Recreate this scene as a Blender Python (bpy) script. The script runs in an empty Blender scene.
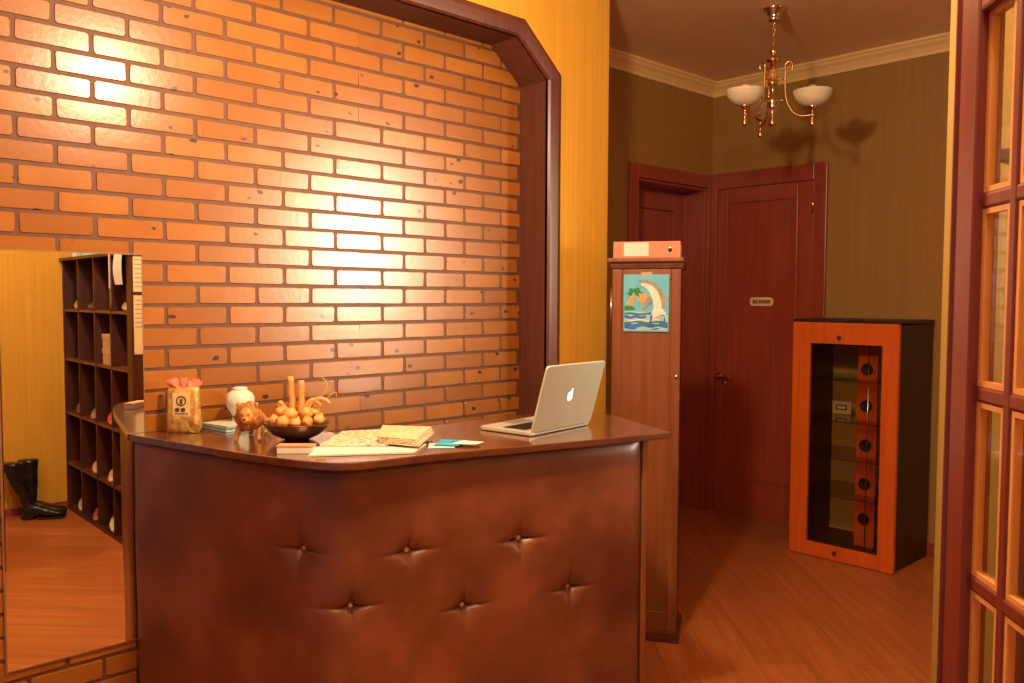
import bpy, bmesh, math, random
from mathutils import Matrix, Vector, noise
random.seed(7)
S = bpy.context.scene
COL = S.collection
PI = math.pi
V3 = Vector

# ------------------------------------------------------------------ helpers
def lin(c):
    c = c / 255.0
    return c / 12.92 if c <= .04045 else ((c + .055) / 1.055) ** 2.4
def rgb(r, g, b): return (lin(r), lin(g), lin(b), 1)

def newmat(name):
    m = bpy.data.materials.new(name); m.use_nodes = True
    nt = m.node_tree
    return m, nt, nt.nodes['Principled BSDF']

def coords(nt, scale=(1, 1, 1), rot=(0, 0, 0)):
    g = nt.nodes.new('ShaderNodeNewGeometry')
    mp = nt.nodes.new('ShaderNodeMapping')
    mp.inputs['Scale'].default_value = scale
    mp.inputs['Rotation'].default_value = rot
    nt.links.new(g.outputs['Position'], mp.inputs['Vector'])
    return mp.outputs['Vector']

def ocoords(nt, scale=(1, 1, 1), rot=(0, 0, 0)):
    g = nt.nodes.new('ShaderNodeTexCoord')
    mp = nt.nodes.new('ShaderNodeMapping')
    mp.inputs['Scale'].default_value = scale
    mp.inputs['Rotation'].default_value = rot
    nt.links.new(g.outputs['Object'], mp.inputs['Vector'])
    return mp.outputs['Vector']

def noisetex(nt, vec, scale, detail=4, rough=.55, dist=0):
    n = nt.nodes.new('ShaderNodeTexNoise')
    n.inputs['Scale'].default_value = scale
    n.inputs['Detail'].default_value = detail
    n.inputs['Roughness'].default_value = rough
    n.inputs['Distortion'].default_value = dist
    nt.links.new(vec, n.inputs['Vector'])
    return n.outputs['Fac']

def ramp(nt, fac, stops):
    r = nt.nodes.new('ShaderNodeValToRGB')
    e = r.color_ramp.elements
    while len(e) < len(stops): e.new(.5)
    for i, (p, c) in enumerate(stops):
        e[i].position = p; e[i].color = c
    nt.links.new(fac, r.inputs['Fac'])
    return r.outputs['Color']

def mixc(nt, fac, a, b, mode='MIX'):
    m = nt.nodes.new('ShaderNodeMix'); m.data_type = 'RGBA'; m.blend_type = mode
    for sock, v in ((m.inputs['Factor'], fac), (m.inputs['A'], a), (m.inputs['B'], b)):
        pass
    ins = [m.inputs[0], m.inputs[6], m.inputs[7]]
    for sock, v in zip(ins, (fac, a, b)):
        if isinstance(v, (int, float, tuple)): sock.default_value = v
        else: nt.links.new(v, sock)
    return m.outputs[2]

def bump(nt, bs, h, strength=.2, dist=.01):
    b = nt.nodes.new('ShaderNodeBump')
    b.inputs['Strength'].default_value = strength
    b.inputs['Distance'].default_value = dist
    nt.links.new(h, b.inputs['Height'])
    nt.links.new(b.outputs['Normal'], bs.inputs['Normal'])

def plain(name, c, rough=.5, metal=0, var=.12, scale=18, spec=.5, bmp=0):
    m, nt, bs = newmat(name)
    f = noisetex(nt, ocoords(nt), scale)
    d = tuple(x * (1 - var) for x in c[:3]) + (1,)
    l = tuple(min(1, x * (1 + var)) for x in c[:3]) + (1,)
    nt.links.new(ramp(nt, f, [(.3, d), (.7, l)]), bs.inputs['Base Color'])
    bs.inputs['Roughness'].default_value = rough
    bs.inputs['Metallic'].default_value = metal
    bs.inputs['Specular IOR Level'].default_value = spec
    if bmp: bump(nt, bs, f, bmp, .004)
    return m

def wood(name, dark, light, grain='z', rough=.35, fine=1.0, coat=0.15):
    m, nt, bs = newmat(name)
    sc = {'z': (22 * fine, 22 * fine, 1.2), 'x': (1.2, 22 * fine, 22 * fine), 'y': (22 * fine, 1.2, 22 * fine)}[grain]
    v = coords(nt, sc)
    f = noisetex(nt, v, 1.6, 5, .6, .4)
    f2 = noisetex(nt, coords(nt, (1.3, 1.3, .5)), 2.0, 2)
    c = ramp(nt, f, [(.28, dark), (.52, tuple((a + b) / 2 for a, b in zip(dark, light))), (.75, light)])
    c = mixc(nt, ramp(nt, f2, [(.35, (0, 0, 0, 1)), (.7, (.35, .35, .35, 1))]), c, dark)
    nt.links.new(c, bs.inputs['Base Color'])
    bs.inputs['Roughness'].default_value = rough
    bs.inputs['Coat Weight'].default_value = coat
    bs.inputs['Coat Roughness'].default_value = .25
    bump(nt, bs, f, .08, .003)
    return m

MM = {}
def tag(o, label=None, cat=None, group=None, kind=None):
    if label: o['label'] = label
    if cat: o['category'] = cat
    if group: o['group'] = group
    if kind: o['kind'] = kind
    return o

def thing(name, loc, label=None, cat=None, group=None, rz=0, kind=None):
    o = bpy.data.objects.new(name, None); COL.objects.link(o)
    o.empty_display_size = .1
    o.location = loc; o.rotation_euler = (0, 0, rz)
    MM[o] = Matrix.Translation(loc) @ Matrix.Rotation(rz, 4, 'Z')
    return tag(o, label, cat, group, kind)

def mk(name, bm, mats, parent=None, smooth=False, bevel=0, origin=None, local=False, subsurf=0, segs=2):
    """links the bmesh (given in world space unless local) as ONE mesh object"""
    if not isinstance(mats, (list, tuple)): mats = [mats]
    bmesh.ops.recalc_face_normals(bm, faces=bm.faces[:])
    M = Matrix.Identity(4)
    if parent is not None: M = MM[parent]
    elif origin is not None: M = Matrix.Translation(origin)
    if not local: bm.transform(M.inverted())
    me = bpy.data.meshes.new(name)
    bm.to_mesh(me); bm.free()
    for m in mats: me.materials.append(m)
    if smooth:
        for p in me.polygons: p.use_smooth = True
    o = bpy.data.objects.new(name, me); COL.objects.link(o)
    MM[o] = M
    if parent is not None: o.parent = parent
    elif origin is not None: o.location = origin
    if bevel:
        b = o.modifiers.new('bevel', 'BEVEL'); b.width = bevel; b.segments = segs; b.limit_method = 'ANGLE'; b.angle_limit = math.radians(40)
    if subsurf:
        s = o.modifiers.new('sub', 'SUBSURF'); s.levels = subsurf; s.render_levels = subsurf
    return o

def B(): return bmesh.new()

def box(bm, a, b, M=None, mi=0):
    x0, y0, z0 = a; x1, y1, z1 = b
    vs = [V3(p) for p in ((x0, y0, z0), (x1, y0, z0), (x1, y1, z0), (x0, y1, z0), (x0, y0, z1), (x1, y0, z1), (x1, y1, z1), (x0, y1, z1))]
    if M is not None: vs = [M @ v for v in vs]
    vs = [bm.verts.new(v) for v in vs]
    for f in ((0, 3, 2, 1), (4, 5, 6, 7), (0, 1, 5, 4), (1, 2, 6, 5), (2, 3, 7, 6), (3, 0, 4, 7)):
        fc = bm.faces.new([vs[i] for i in f]); fc.material_index = mi
    return vs

def prism(bm, base, off, mi=0):
    """extrudes polygon (list of 3D points) by vector off"""
    off = V3(off)
    a = [bm.verts.new(V3(p)) for p in base]; b = [bm.verts.new(V3(p) + off) for p in base]
    n = len(a)
    fs = [bm.faces.new(a[::-1]), bm.faces.new(b)]
    for i in range(n): fs.append(bm.faces.new((a[i], a[(i + 1) % n], b[(i + 1) % n], b[i])))
    for f in fs: f.material_index = mi

def rings(bm, rr, closed=True, cap=True, mi=0, smooth=True):
    vs = [[bm.verts.new(V3(p)) for p in r] for r in rr]
    n = len(vs[0])
    for i in range(len(vs) - 1):
        for j in range(n if closed else n - 1):
            f = bm.faces.new((vs[i][j], vs[i][(j + 1) % n], vs[i + 1][(j + 1) % n], vs[i + 1][j]))
            f.material_index = mi; f.smooth = smooth
    if cap and closed:
        for r in (vs[0][::-1], vs[-1]):
            f = bm.faces.new(r); f.material_index = mi; f.smooth = smooth
    return vs

def lathe(bm, prof, c=(0, 0, 0), n=24, M=None, mi=0, cap=True):
    rr = []
    for r, z in prof:
        ring = [V3((c[0] + r * math.cos(2 * PI * k / n), c[1] + r * math.sin(2 * PI * k / n), c[2] + z)) for k in range(n)]
        if M is not None: ring = [M @ p for p in ring]
        rr.append(ring)
    rings(bm, rr, cap=cap, mi=mi)

def tube(bm, pts, r, n=8, mi=0):
    pts = [V3(p) for p in pts]
    rad = r if isinstance(r, (list, tuple)) else [r] * len(pts)
    up = None; rr = []
    for i, p in enumerate(pts):
        t = (pts[min(i + 1, len(pts) - 1)] - pts[max(i - 1, 0)]).normalized()
        if up is None:
            up = V3((0, 0, 1)) if abs(t.z) < .9 else V3((1, 0, 0))
        a = t.cross(up)
        if a.length < 1e-4: a = t.cross(V3((0, 1, 0)))
        a.normalize(); b = a.cross(t).normalized(); up = b
        rr.append([p + rad[i] * (math.cos(2 * PI * k / n) * a + math.sin(2 * PI * k / n) * b) for k in range(n)])
    rings(bm, rr, mi=mi)

def spline(pts, k=6):
    pts = [V3(p) for p in pts]; out = []
    P = [2 * pts[0] - pts[1]] + pts + [2 * pts[-1] - pts[-2]]
    for i in range(1, len(P) - 2):
        for s in range(k):
            t = s / k
            a, b, c, d = P[i - 1], P[i], P[i + 1], P[i + 2]
            out.append(.5 * ((2 * b) + (c - a) * t + (2 * a - 5 * b + 4 * c - d) * t * t + (3 * b - a - 3 * c + d) * t ** 3))
    out.append(pts[-1])
    return out

def ball(bm, c, r, M=None, mi=0, n=12, lump=0, seed=0):
    rx, ry, rz = r if isinstance(r, (list, tuple)) else (r, r, r)
    rr = []
    for i in range(1, n):
        th = PI * i / n
        ring = []
        for k in range(2 * n):
            ph = PI * k / n
            p = V3((math.sin(th) * math.cos(ph), math.sin(th) * math.sin(ph), -math.cos(th)))
            f = 1 + lump * noise.noise(p * 2.2 + V3((seed, seed * .7, 0)))
            p = V3((p.x * rx * f, p.y * ry * f, p.z * rz * f))
            if M is not None: p = M @ p
            ring.append(p + V3(c))
        rr.append(ring)
    vs = rings(bm, rr, cap=False, mi=mi)
    lo = V3((0, 0, -rz)); hi = V3((0, 0, rz))
    if M is not None: lo = M @ lo; hi = M @ hi
    a = bm.verts.new(lo + V3(c)); b = bm.verts.new(hi + V3(c))
    m = len(vs[0])
    for k in range(m):
        f = bm.faces.new((a, vs[0][(k + 1) % m], vs[0][k])); f.smooth = True; f.material_index = mi
        f = bm.faces.new((b, vs[-1][k], vs[-1][(k + 1) % m])); f.smooth = True; f.material_index = mi

def frameM(o, ex, ey, ez):
    ex, ey, ez = V3(ex), V3(ey), V3(ez)
    return Matrix(((ex.x, ey.x, ez.x, o[0]), (ex.y, ey.y, ez.y, o[1]), (ex.z, ey.z, ez.z, o[2]), (0, 0, 0, 1)))

# ------------------------------------------------------------------ camera
FW = V3((-.7261, .6857, -.0510)).normalized()
RT = V3((.687, .727, .0041)); RT = (RT - FW * RT.dot(FW)).normalized()
UP = RT.cross(FW)
cam = bpy.data.cameras.new('camera'); camo = bpy.data.objects.new('camera', cam); COL.objects.link(camo)
cam.sensor_width = 36; cam.lens = 838.75 * 36 / 1024; cam.clip_start = .02
camo.matrix_world = frameM((0, 0, 1.45), RT, UP, -FW)
S.camera = camo

# ------------------------------------------------------------------ materials
def wallpaper(name, dark, light):
    m, nt, bs = newmat(name)
    f = noisetex(nt, coords(nt, (30, 30, .8)), 1.5, 4)
    f2 = noisetex(nt, coords(nt), 26, 3)
    c = ramp(nt, f, [(.3, dark), (.7, light)])
    c = mixc(nt, ramp(nt, f2, [(.4, (0, 0, 0, 1)), (.75, (.25, .25, .25, 1))]), c, dark)
    nt.links.new(c, bs.inputs['Base Color'])
    bs.inputs['Roughness'].default_value = .6
    bs.inputs['Specular IOR Level'].default_value = .3
    bump(nt, bs, f2, .15, .003)
    return m
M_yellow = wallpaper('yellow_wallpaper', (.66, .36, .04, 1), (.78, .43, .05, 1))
M_hall = wallpaper('shade_toned_yellow_wallpaper', (.345, .185, .045, 1), (.40, .22, .055, 1))  # same yellow wallpaper, with the hall's dimness put into its colour
M_ceil = plain('ceiling_paint', (.88, .62, .38, 1), .4, var=.05, scale=3)
M_cornice = plain('cornice_plaster', (.95, .68, .30, 1), .5, var=.04)

def brickmat():
    m, nt, bs = newmat('glazed_brick')
    g = nt.nodes.new('ShaderNodeNewGeometry')
    isl = g.outputs['Random Per Island']
    f = noisetex(nt, coords(nt), 9, 4)
    c = ramp(nt, isl, [(0, (.26, .092, .014, 1)), (.5, (.32, .116, .018, 1)), (1, (.385, .146, .026, 1))])
    c = mixc(nt, ramp(nt, f, [(.35, (.5, .5, .5, 1)), (.65, (0, 0, 0, 1))]), c, (.27, .082, .012, 1))
    v = nt.nodes.new('ShaderNodeTexVoronoi'); v.inputs['Scale'].default_value = 13; v.inputs['Randomness'].default_value = 1
    nt.links.new(coords(nt, (1, .8, 1.3)), v.inputs['Vector'])
    n2 = noisetex(nt, coords(nt), 70, 3)
    n3 = noisetex(nt, coords(nt), 6, 2)
    ad = nt.nodes.new('ShaderNodeMath'); ad.operation = 'MULTIPLY_ADD'
    nt.links.new(n2, ad.inputs[0]); ad.inputs[1].default_value = -.22; nt.links.new(v.outputs['Distance'], ad.inputs[2])
    pit = ramp(nt, ad.outputs[0], [(.0, (1, 1, 1, 1)), (.024, (0, 0, 0, 1))])
    pit = mixc(nt, 1.0, pit, ramp(nt, n3, [(.44, (0, 0, 0, 1)), (.5, (1, 1, 1, 1))]), 'MULTIPLY')
    c = mixc(nt, pit, c, (.05, .018, .01, 1))
    nt.links.new(c, bs.inputs['Base Color'])
    bs.inputs['Roughness'].default_value = .27
    bs.inputs['Specular IOR Level'].default_value = .55
    bump(nt, bs, noisetex(nt, coords(nt), 55, 3), .12, .003)
    return m
M_brick = brickmat()
M_mortar = plain('brown_mortar', (.105, .04, .02, 1), .6, var=.2, scale=40)
M_trim = wood('brown_lacquered_trim', (.075, .018, .009, 1), (.15, .036, .016, 1), 'z', .4)
M_reveal = wood('rough_brown_lining', (.075, .02, .01, 1), (.17, .05, .022, 1), 'z', .55, 2.0, 0)
M_door = wood('red_brown_door', (.28, .050, .025, 1), (.46, .085, .040, 1), 'z', .35)
M_doorframe = wood('door_frame_wood', (.26, .048, .024, 1), (.42, .078, .036, 1), 'z', .35)
M_mahog = wood('glazed_door_wood', (.13, .022, .012, 1), (.22, .04, .02, 1), 'z', .3)
M_cab = wood('cabinet_wood', (.17, .053, .017, 1), (.33, .11, .032, 1), 'z', .4)
M_cabd = wood('cabinet_dark_wood', (.09, .022, .010, 1), (.18, .05, .018, 1), 'x', .4)
M_orange = wood('orange_wood', (.66, .115, .014, 1), (.86, .17, .02, 1), 'z', .35)
M_darkcase = plain('dark_cabinet_case', (.035, .016, .010, 1), .4, var=.2)
M_top = wood('dark_glossy_top', (.085, .026, .012, 1), (.17, .055, .022, 1), 'y', .10, 1, 1.0)
M_edge = plain('counter_edge', (.30, .12, .05, 1), .3)
M_rack = wood('rack_wood', (.045, .010, .006, 1), (.10, .024, .012, 1), 'z', .45)
M_brass = plain('brass', (.80, .52, .22, 1), .22, 1, .05)
M_silver = plain('chrome', (.75, .72, .68, 1), .2, 1, .03)
M_alu = plain('aluminium', (.72, .76, .64, 1), .28, .4, .02)
M_black = plain('black_plastic', (.012, .012, .013, 1), .4)
M_white = plain('white_paper', (.80, .78, .70, 1), .7, var=.03)
M_cream = plain('cream_card', (.78, .62, .36, 1), .6, var=.04)

def floormat():
    m, nt, bs = newmat('laminate_floor')
    rot = math.radians(-136)
    v = coords(nt, (1, 1, 1), (0, 0, rot))
    br = nt.nodes.new('ShaderNodeTexBrick')
    br.inputs['Scale'].default_value = 1
    br.inputs['Brick Width'].default_value = 1.25; br.inputs['Row Height'].default_value = .19
    br.inputs['Mortar Size'].default_value = .0012; br.inputs['Bias'].default_value = 0
    br.offset = .37
    br.inputs['Color1'].default_value = (.56, .19, .052, 1); br.inputs['Color2'].default_value = (.44, .135, .036, 1)
    br.inputs['Mortar'].default_value = (.08, .02, .008, 1)
    nt.links.new(v, br.inputs['Vector'])
    v2 = coords(nt, (1, 1, 1), (0, 0, rot))
    mp = nt.nodes.new('ShaderNodeMapping'); mp.inputs['Scale'].default_value = (1.2, 16, 1)
    nt.links.new(v2, mp.inputs['Vector'])
    f = noisetex(nt, mp.outputs['Vector'], 1.6, 5, .6, .5)
    c = mixc(nt, ramp(nt, f, [(.35, (0, 0, 0, 1)), (.7, (.55, .55, .55, 1))]), br.outputs['Color'], (.22, .055, .015, 1))
    nt.links.new(c, bs.inputs['Base Color'])
    bs.inputs['Roughness'].default_value = .36
    bs.inputs['Specular IOR Level'].default_value = .4
    return m
M_floor = floormat()

def leathermat():
    m, nt, bs = newmat('brown_leather')
    f = noisetex(nt, coords(nt), 3.2, 4, .6)
    c = ramp(nt, f, [(.3, (.095, .028, .014, 1)), (.52, (.17, .052, .023, 1)), (.72, (.28, .09, .036, 1))])
    nt.links.new(c, bs.inputs['Base Color'])
    bs.inputs['Roughness'].default_value = .33
    bs.inputs['Specular IOR Level'].default_value = .6
    bump(nt, bs, noisetex(nt, coords(nt), 160, 3), .10, .002)
    return m
M_leather = leathermat()

def glass(name, tint=(1, 1, 1, 1), rough=0.0):
    m = bpy.data.materials.new(name); m.use_nodes = True; nt = m.node_tree
    nt.nodes.clear()
    out = nt.nodes.new('ShaderNodeOutputMaterial')
    tr = nt.nodes.new('ShaderNodeBsdfTransparent'); tr.inputs['Color'].default_value = tint
    gl = nt.nodes.new('ShaderNodeBsdfGlossy'); gl.inputs['Roughness'].default_value = rough + .03
    lw_ = nt.nodes.new('ShaderNodeLayerWeight'); lw_.inputs['Blend'].default_value = .5
    pw_ = nt.nodes.new('ShaderNodeMath'); pw_.operation = 'POWER'; pw_.inputs[1].default_value = 5
    nt.links.new(lw_.outputs['Facing'], pw_.inputs[0])
    fr = nt.nodes.new('ShaderNodeMath'); fr.operation = 'MULTIPLY_ADD'; fr.inputs[1].default_value = .93; fr.inputs[2].default_value = .045
    nt.links.new(pw_.outputs[0], fr.inputs[0])
    mx = nt.nodes.new('ShaderNodeMixShader')
    nt.links.new(fr.outputs[0], mx.inputs[0]); nt.links.new(tr.outputs[0], mx.inputs[1]); nt.links.new(gl.outputs[0], mx.inputs[2])
    nt.links.new(mx.outputs[0], out.inputs[0])
    return m
M_glass = glass('clear_glass', (.93, .93, .9, 1))
M_smoke = glass('smoked_glass', (.90, .86, .80, 1))

m, nt, bs = newmat('mirror_silver'); M_mirror = m
bs.inputs['Base Color'].default_value = (.90, .90, .86, 1); bs.inputs['Metallic'].default_value = 1; bs.inputs['Roughness'].default_value = .0
n_ = noisetex(nt, coords(nt), 4, 2)
nt.links.new(ramp(nt, n_, [(.3, (.78, .78, .74, 1)), (.7, (.82, .82, .78, 1))]), bs.inputs['Base Color'])

# ------------------------------------------------------------------ the room
XB = -2.68      # brick panel plane
XY = -2.52      # yellow wall face
XH = -3.26      # left wall of the hall
YF = 4.95       # far wall of the hall
XR = .93        # right wall
ZC = 2.90
YP = 2.98       # end of the yellow wall

bm = B(); box(bm, (-3.7, -1.35, -.06), (1.1, 5.2, 0)); tag(mk('floor', bm, M_floor), 'glossy red brown laminate floor', kind='structure')
bm = B(); box(bm, (-3.7, -1.35, ZC), (1.1, 5.2, ZC + .06)); tag(mk('ceiling', bm, M_ceil), 'flat tan painted ceiling', kind='structure')

# yellow wall with a chamfered niche opening
N0, N1, NZ, NC = -.35, 2.57, 2.515, .175
op = [(N0, 0), (N0, NZ - .145), (N0 + NC, NZ), (N1 - NC, NZ), (N1, NZ - .145), (N1, 0)]
bm = B()
def yz(p, x): return V3((x, p[0], p[1]))
outer = [(-1.25, 0), (-1.25, ZC), (YP, ZC), (YP, 0)]
ov = [bm.verts.new(yz(p, XY)) for p in op]
e_ = {k: bm.verts.new(yz(p, XY)) for k, p in dict(a0=(-1.25, 0), a1=(-1.25, op[1][1]), a2=(-1.25, ZC), b2=(op[2][0], ZC), c2=(op[3][0], ZC), d2=(YP, ZC), d1=(YP, op[4][1]), d0=(YP, 0)).items()}
for q in ((e_['a0'], ov[0], ov[1], e_['a1']), (e_['a1'], ov[1], ov[2], e_['b2'], e_['a2']), (ov[2], ov[3], e_['c2'], e_['b2']), (ov[3], ov[4], e_['d1'], e_['d2'], e_['c2']), (ov[5], e_['d0'], e_['d1'], ov[4])): bm.faces.new(q)
# end face of the wall and its hall side
a, b = bm.verts.new((XH - .02, YP, 0)), bm.verts.new((XH - .02, YP, ZC))
bm.faces.new((e_['d0'], e_['d1'], e_['d2'], b, a))
tag(mk('wall_left', bm, M_yellow), 'golden yellow wallpapered wall around the brick niche', kind='structure')

# brick panel at the back of the niche
bm = B()
H, W = .0671, .2049
zt, y0 = 2.229, .615
gap = .0050
v = [bm.verts.new(p) for p in ((XB, N0 - .03, 0), (XB, N1 + .02, 0), (XB, N1 + .02, NZ + .03), (XB, N0 - .03, NZ + .03))]
f = bm.faces.new(v); f.material_index = 1
def brick(ya, yb, za, zb, ja=1, jb=1):
    c = .005
    def outline(i):
        r = c
        pts = []
        ra = r if ja else 0.0005; rb = r if jb else 0.0005
        ia = i if ja else 0; ib = i if jb else 0
        pts = [(ya + ia + ra, za + i), (yb - ib - rb, za + i), (yb - ib, za + i + rb), (yb - ib, zb - i - rb), (yb - ib - rb, zb - i), (ya + ia + ra, zb - i), (ya + ia, zb - i - ra), (ya + ia, za + i + ra)]
        return pts
    jit = [(random.uniform(-.0012, .0012), random.uniform(-.0012, .0012)) for _ in range(8)]
    o = [bm.verts.new((XB, p[0] + j[0], p[1] + j[1])) for p, j in zip(outline(0), jit)]
    t = [bm.verts.new((XB + .0035, p[0] + j[0], p[1] + j[1])) for p, j in zip(outline(.0022), jit)]
    bm.faces.new(t)
    for k in range(8): bm.faces.new((o[k], o[(k + 1) % 8], t[(k + 1) % 8], t[k]))
seam = y0 + 5.5 * W
for k in range(-5, 34):
    za, zb = zt - H * (k + 1) + gap, zt - H * k - gap
    if zb > NZ + .02: zb = min(zb, NZ + .02)
    za = max(za, .004)
    if zb - za < .02: continue
    ph = 0 if k % 2 == 0 else .5
    for n in range(-6, 11):
        ya, yb = y0 + (n + ph) * W + gap, y0 + (n + 1 + ph) * W - gap
        ja = jb = 1
        if abs(y0 + (n + ph) * W - seam) < .01: ya = seam + .0006; ja = 0
        if abs(y0 + (n + 1 + ph) * W - seam) < .01: yb = seam - .0006; jb = 0
        ya, yb = max(ya, N0 - .02), min(yb, N1 + .01)
        if yb - ya > .02: brick(ya, yb, za, zb, ja, jb)
tag(mk('wall_niche', bm, [M_brick, M_mortar]), 'glossy orange brick panelling at the back of the niche', kind='structure')

# niche lining and casing
bm = B()
for i in range(5):
    p, q = op[i], op[i + 1]
    bm.faces.new([bm.verts.new(yz(t, x)) for t, x in ((p, XY + .012), (q, XY + .012), (q, XB), (p, XB))])
lining = mk('trim_1', bm, M_reveal); tag(lining, 'dark brown lining of the brick niche', kind='structure')
def offs(d):
    k = d * math.tan(math.radians(22.5)) if True else 0
    s = d * .45
    return [(N0 - d, 0), (N0 - d, NZ - .145 + s), (N0 + NC - s, NZ + d), (N1 - NC + s, NZ + d), (N1 + d, NZ - .145 + s), (N1 + d, 0)]
bm = B()
prof = [(0, .0), (0, .014), (.008, .022), (.02, .024), (.05, .028), (.066, .020), (.075, .018), (.075, .0)]
rr = []
for d, h in prof: rr.append([yz(p, XY + h) for p in offs(d)])
vs = [[bm.verts.new(p) for p in r] for r in rr]
for i in range(len(vs) - 1):
    for j in range(5): bm.faces.new((vs[i][j], vs[i][j + 1], vs[i + 1][j + 1], vs[i + 1][j]))
tag(mk('trim_2', bm, M_trim), 'brown moulded casing framing the brick niche', kind='structure')

# hall walls
def wallbox(name, a, b, m, lab):
    bm = B(); box(bm, a, b); return tag(mk(name, bm, m), lab, kind='structure')
D1a, D1b, D1z = 4.13, 4.885, 2.20       # door recess in the hall's left wall
bm = B()
box(bm, (XH - .25, YP + .001, 0), (XH, D1a, ZC)); box(bm, (XH - .25, D1b, 0), (XH, YF + .1, ZC)); box(bm, (XH - .25, D1a, D1z), (XH, D1b, ZC))
tag(mk('wall_hall_left', bm, M_hall), 'shade toned yellow wallpapered wall left of the chandelier', kind='structure')
wallbox('wall_far', (XH, YF, 0), (XR, YF + .1, ZC), M_hall, 'shade toned yellow wallpapered far wall of the hall')
# right wall with the hall window
WY0, WY1, WZ0, WZ1 = 3.82, 4.16, 1.2, 2.55
bm = B()
box(bm, (XR, -1.25, 0), (XR + .1, WY0, ZC)); box(bm, (XR, WY1, 0), (XR + .1, YF + .1, ZC))
box(bm, (XR, WY0, 0), (XR + .1, WY1, WZ0)); box(bm, (XR, WY0, WZ1), (XR + .1, WY1, ZC))
tag(mk('wall_right', bm, M_yellow), 'golden yellow wallpapered wall seen in the mirror', kind='structure')
PX = -.7165
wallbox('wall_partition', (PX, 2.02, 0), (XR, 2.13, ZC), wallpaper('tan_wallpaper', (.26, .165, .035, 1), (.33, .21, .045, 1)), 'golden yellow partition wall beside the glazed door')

# window in the hall's right wall: daylight
wr = thing('window_1', (XR, (WY0 + WY1) / 2, WZ0), kind='structure')
wr['label'] = 'white framed hall window letting in daylight'
bm = B()
for a, b in (((XR - .01, WY0, WZ0), (XR + .06, WY0 + .05, WZ1)), ((XR - .01, WY1 - .05, WZ0), (XR + .06, WY1, WZ1)), ((XR - .01, WY0 + .05, WZ0), (XR + .06, WY1 - .05, WZ0 + .05)), ((XR - .01, WY0 + .05, WZ1 - .05), (XR + .06, WY1 - .05, WZ1))):
    box(bm, a, b)
mk('window_frame', bm, M_white, wr)
m, nt, bs = newmat('daylit_pane'); M_pane = m
bs.inputs['Base Color'].default_value = (.8, .85, .9, 1)
bs.inputs['Emission Color'].default_value = (1, .86, .66, 1); bs.inputs['Emission Strength'].default_value = 3.0
bm = B(); box(bm, (XR + .02, WY0 + .05, WZ0 + .05), (XR + .03, WY1 - .05, WZ1 - .05)); mk('window_pane', bm, M_pane, wr)

# cornice around the hall
cp = [(0, -.085), (.008, -.085), (.012, -.07), (.03, -.045), (.05, -.03), (.058, -.018), (.068, -.012), (.07, 0), (0, 0)]
def cornice(name, p0, p1, d0, d1, lab):
    bm = B()
    rings(bm, [[V3((p0[0] + d0[0] * u, p0[1] + d0[1] * u, ZC + w)) for u, w in cp], [V3((p1[0] + d1[0] * u, p1[1] + d1[1] * u, ZC + w)) for u, w in cp]], smooth=False)
    return tag(mk(name, bm, M_cornice), lab, kind='structure')
cornice('trim_3', (XH, YP), (XH, YF), (1, 0), (1, -1), 'cream moulded cornice on the hall left wall')
cornice('trim_4', (XH, YF), (XR, YF), (1, -1), (0, -1), 'cream moulded cornice on the hall far wall')
# skirting in the hall and under the right wall
bm = B(); box(bm, (XH, YP, 0), (XH + .015, 4.04, .08)); tag(mk('baseboard_left', bm, M_doorframe), 'dark skirting of the hall left wall', kind='structure')
bm = B(); box(bm, (-2.43, YF - .015, 0), (XR, YF, .08)); tag(mk('baseboard_far', bm, M_doorframe), 'dark skirting of the hall far wall', kind='structure')
bm = B(); box(bm, (XR - .015, -1.25, 0), (XR, 2.02, .05)); tag(mk('baseboard_right', bm, M_doorframe), 'dark skirting of the right wall', kind='structure')

# ------------------------------------------------------------------ door 1: deep recess in the hall's left wall
d1 = thing('door_1', (XH, 4.5, 0), kind='structure'); d1['label'] = 'dark red brown door set deep in the hall left wall'
bm = B()
for a, b in (((XH, 4.04, 0), (XH + .02, D1a, 2.285)), ((XH, D1b, 0), (XH + .02, 4.935, 2.285)), ((XH, D1a, D1z), (XH + .02, D1b, 2.285))): box(bm, a, b)
box(bm, (XH - .20, D1a, 0), (XH, D1a + .018, D1z)); box(bm, (XH - .20, D1b - .018, 0), (XH, D1b, D1z)); box(bm, (XH - .20, D1a + .018, D1z - .018), (XH, D1b - .018, D1z))
mk('door_frame', bm, M_doorframe, d1, bevel=.004)
bm = B(); xl = XH - .18
ya, yb = D1a + .02, D1b - .02
box(bm, (xl - .04, ya, .008), (xl, ya + .10, D1z - .02)); box(bm, (xl - .04, yb - .10, .008), (xl, yb, D1z - .02))
box(bm, (xl - .04, ya + .10, .008), (xl, yb - .10, .22)); box(bm, (xl - .04, ya + .10, D1z - .15), (xl, yb - .10, D1z - .02))
box(bm, (xl - .04, ya + .10, .22), (xl - .014, yb - .10, D1z - .15))
mk('door_leaf', bm, M_door, d1, bevel=.006)
bm = B(); lathe(bm, [(.022, 0), (.022, .006), (.01, .01), (.008, .04)], n=16, M=frameM((xl, ya + .055, 1.0), (0, 1, 0), (0, 0, 1), (1, 0, 0)))
tube(bm, [(xl + .04, ya + .05, 1.0), (xl + .042, ya + .10, 1.0), (xl + .042, ya + .16, .998)], .007)
mk('door_handle', bm, M_brass, d1)

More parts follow.
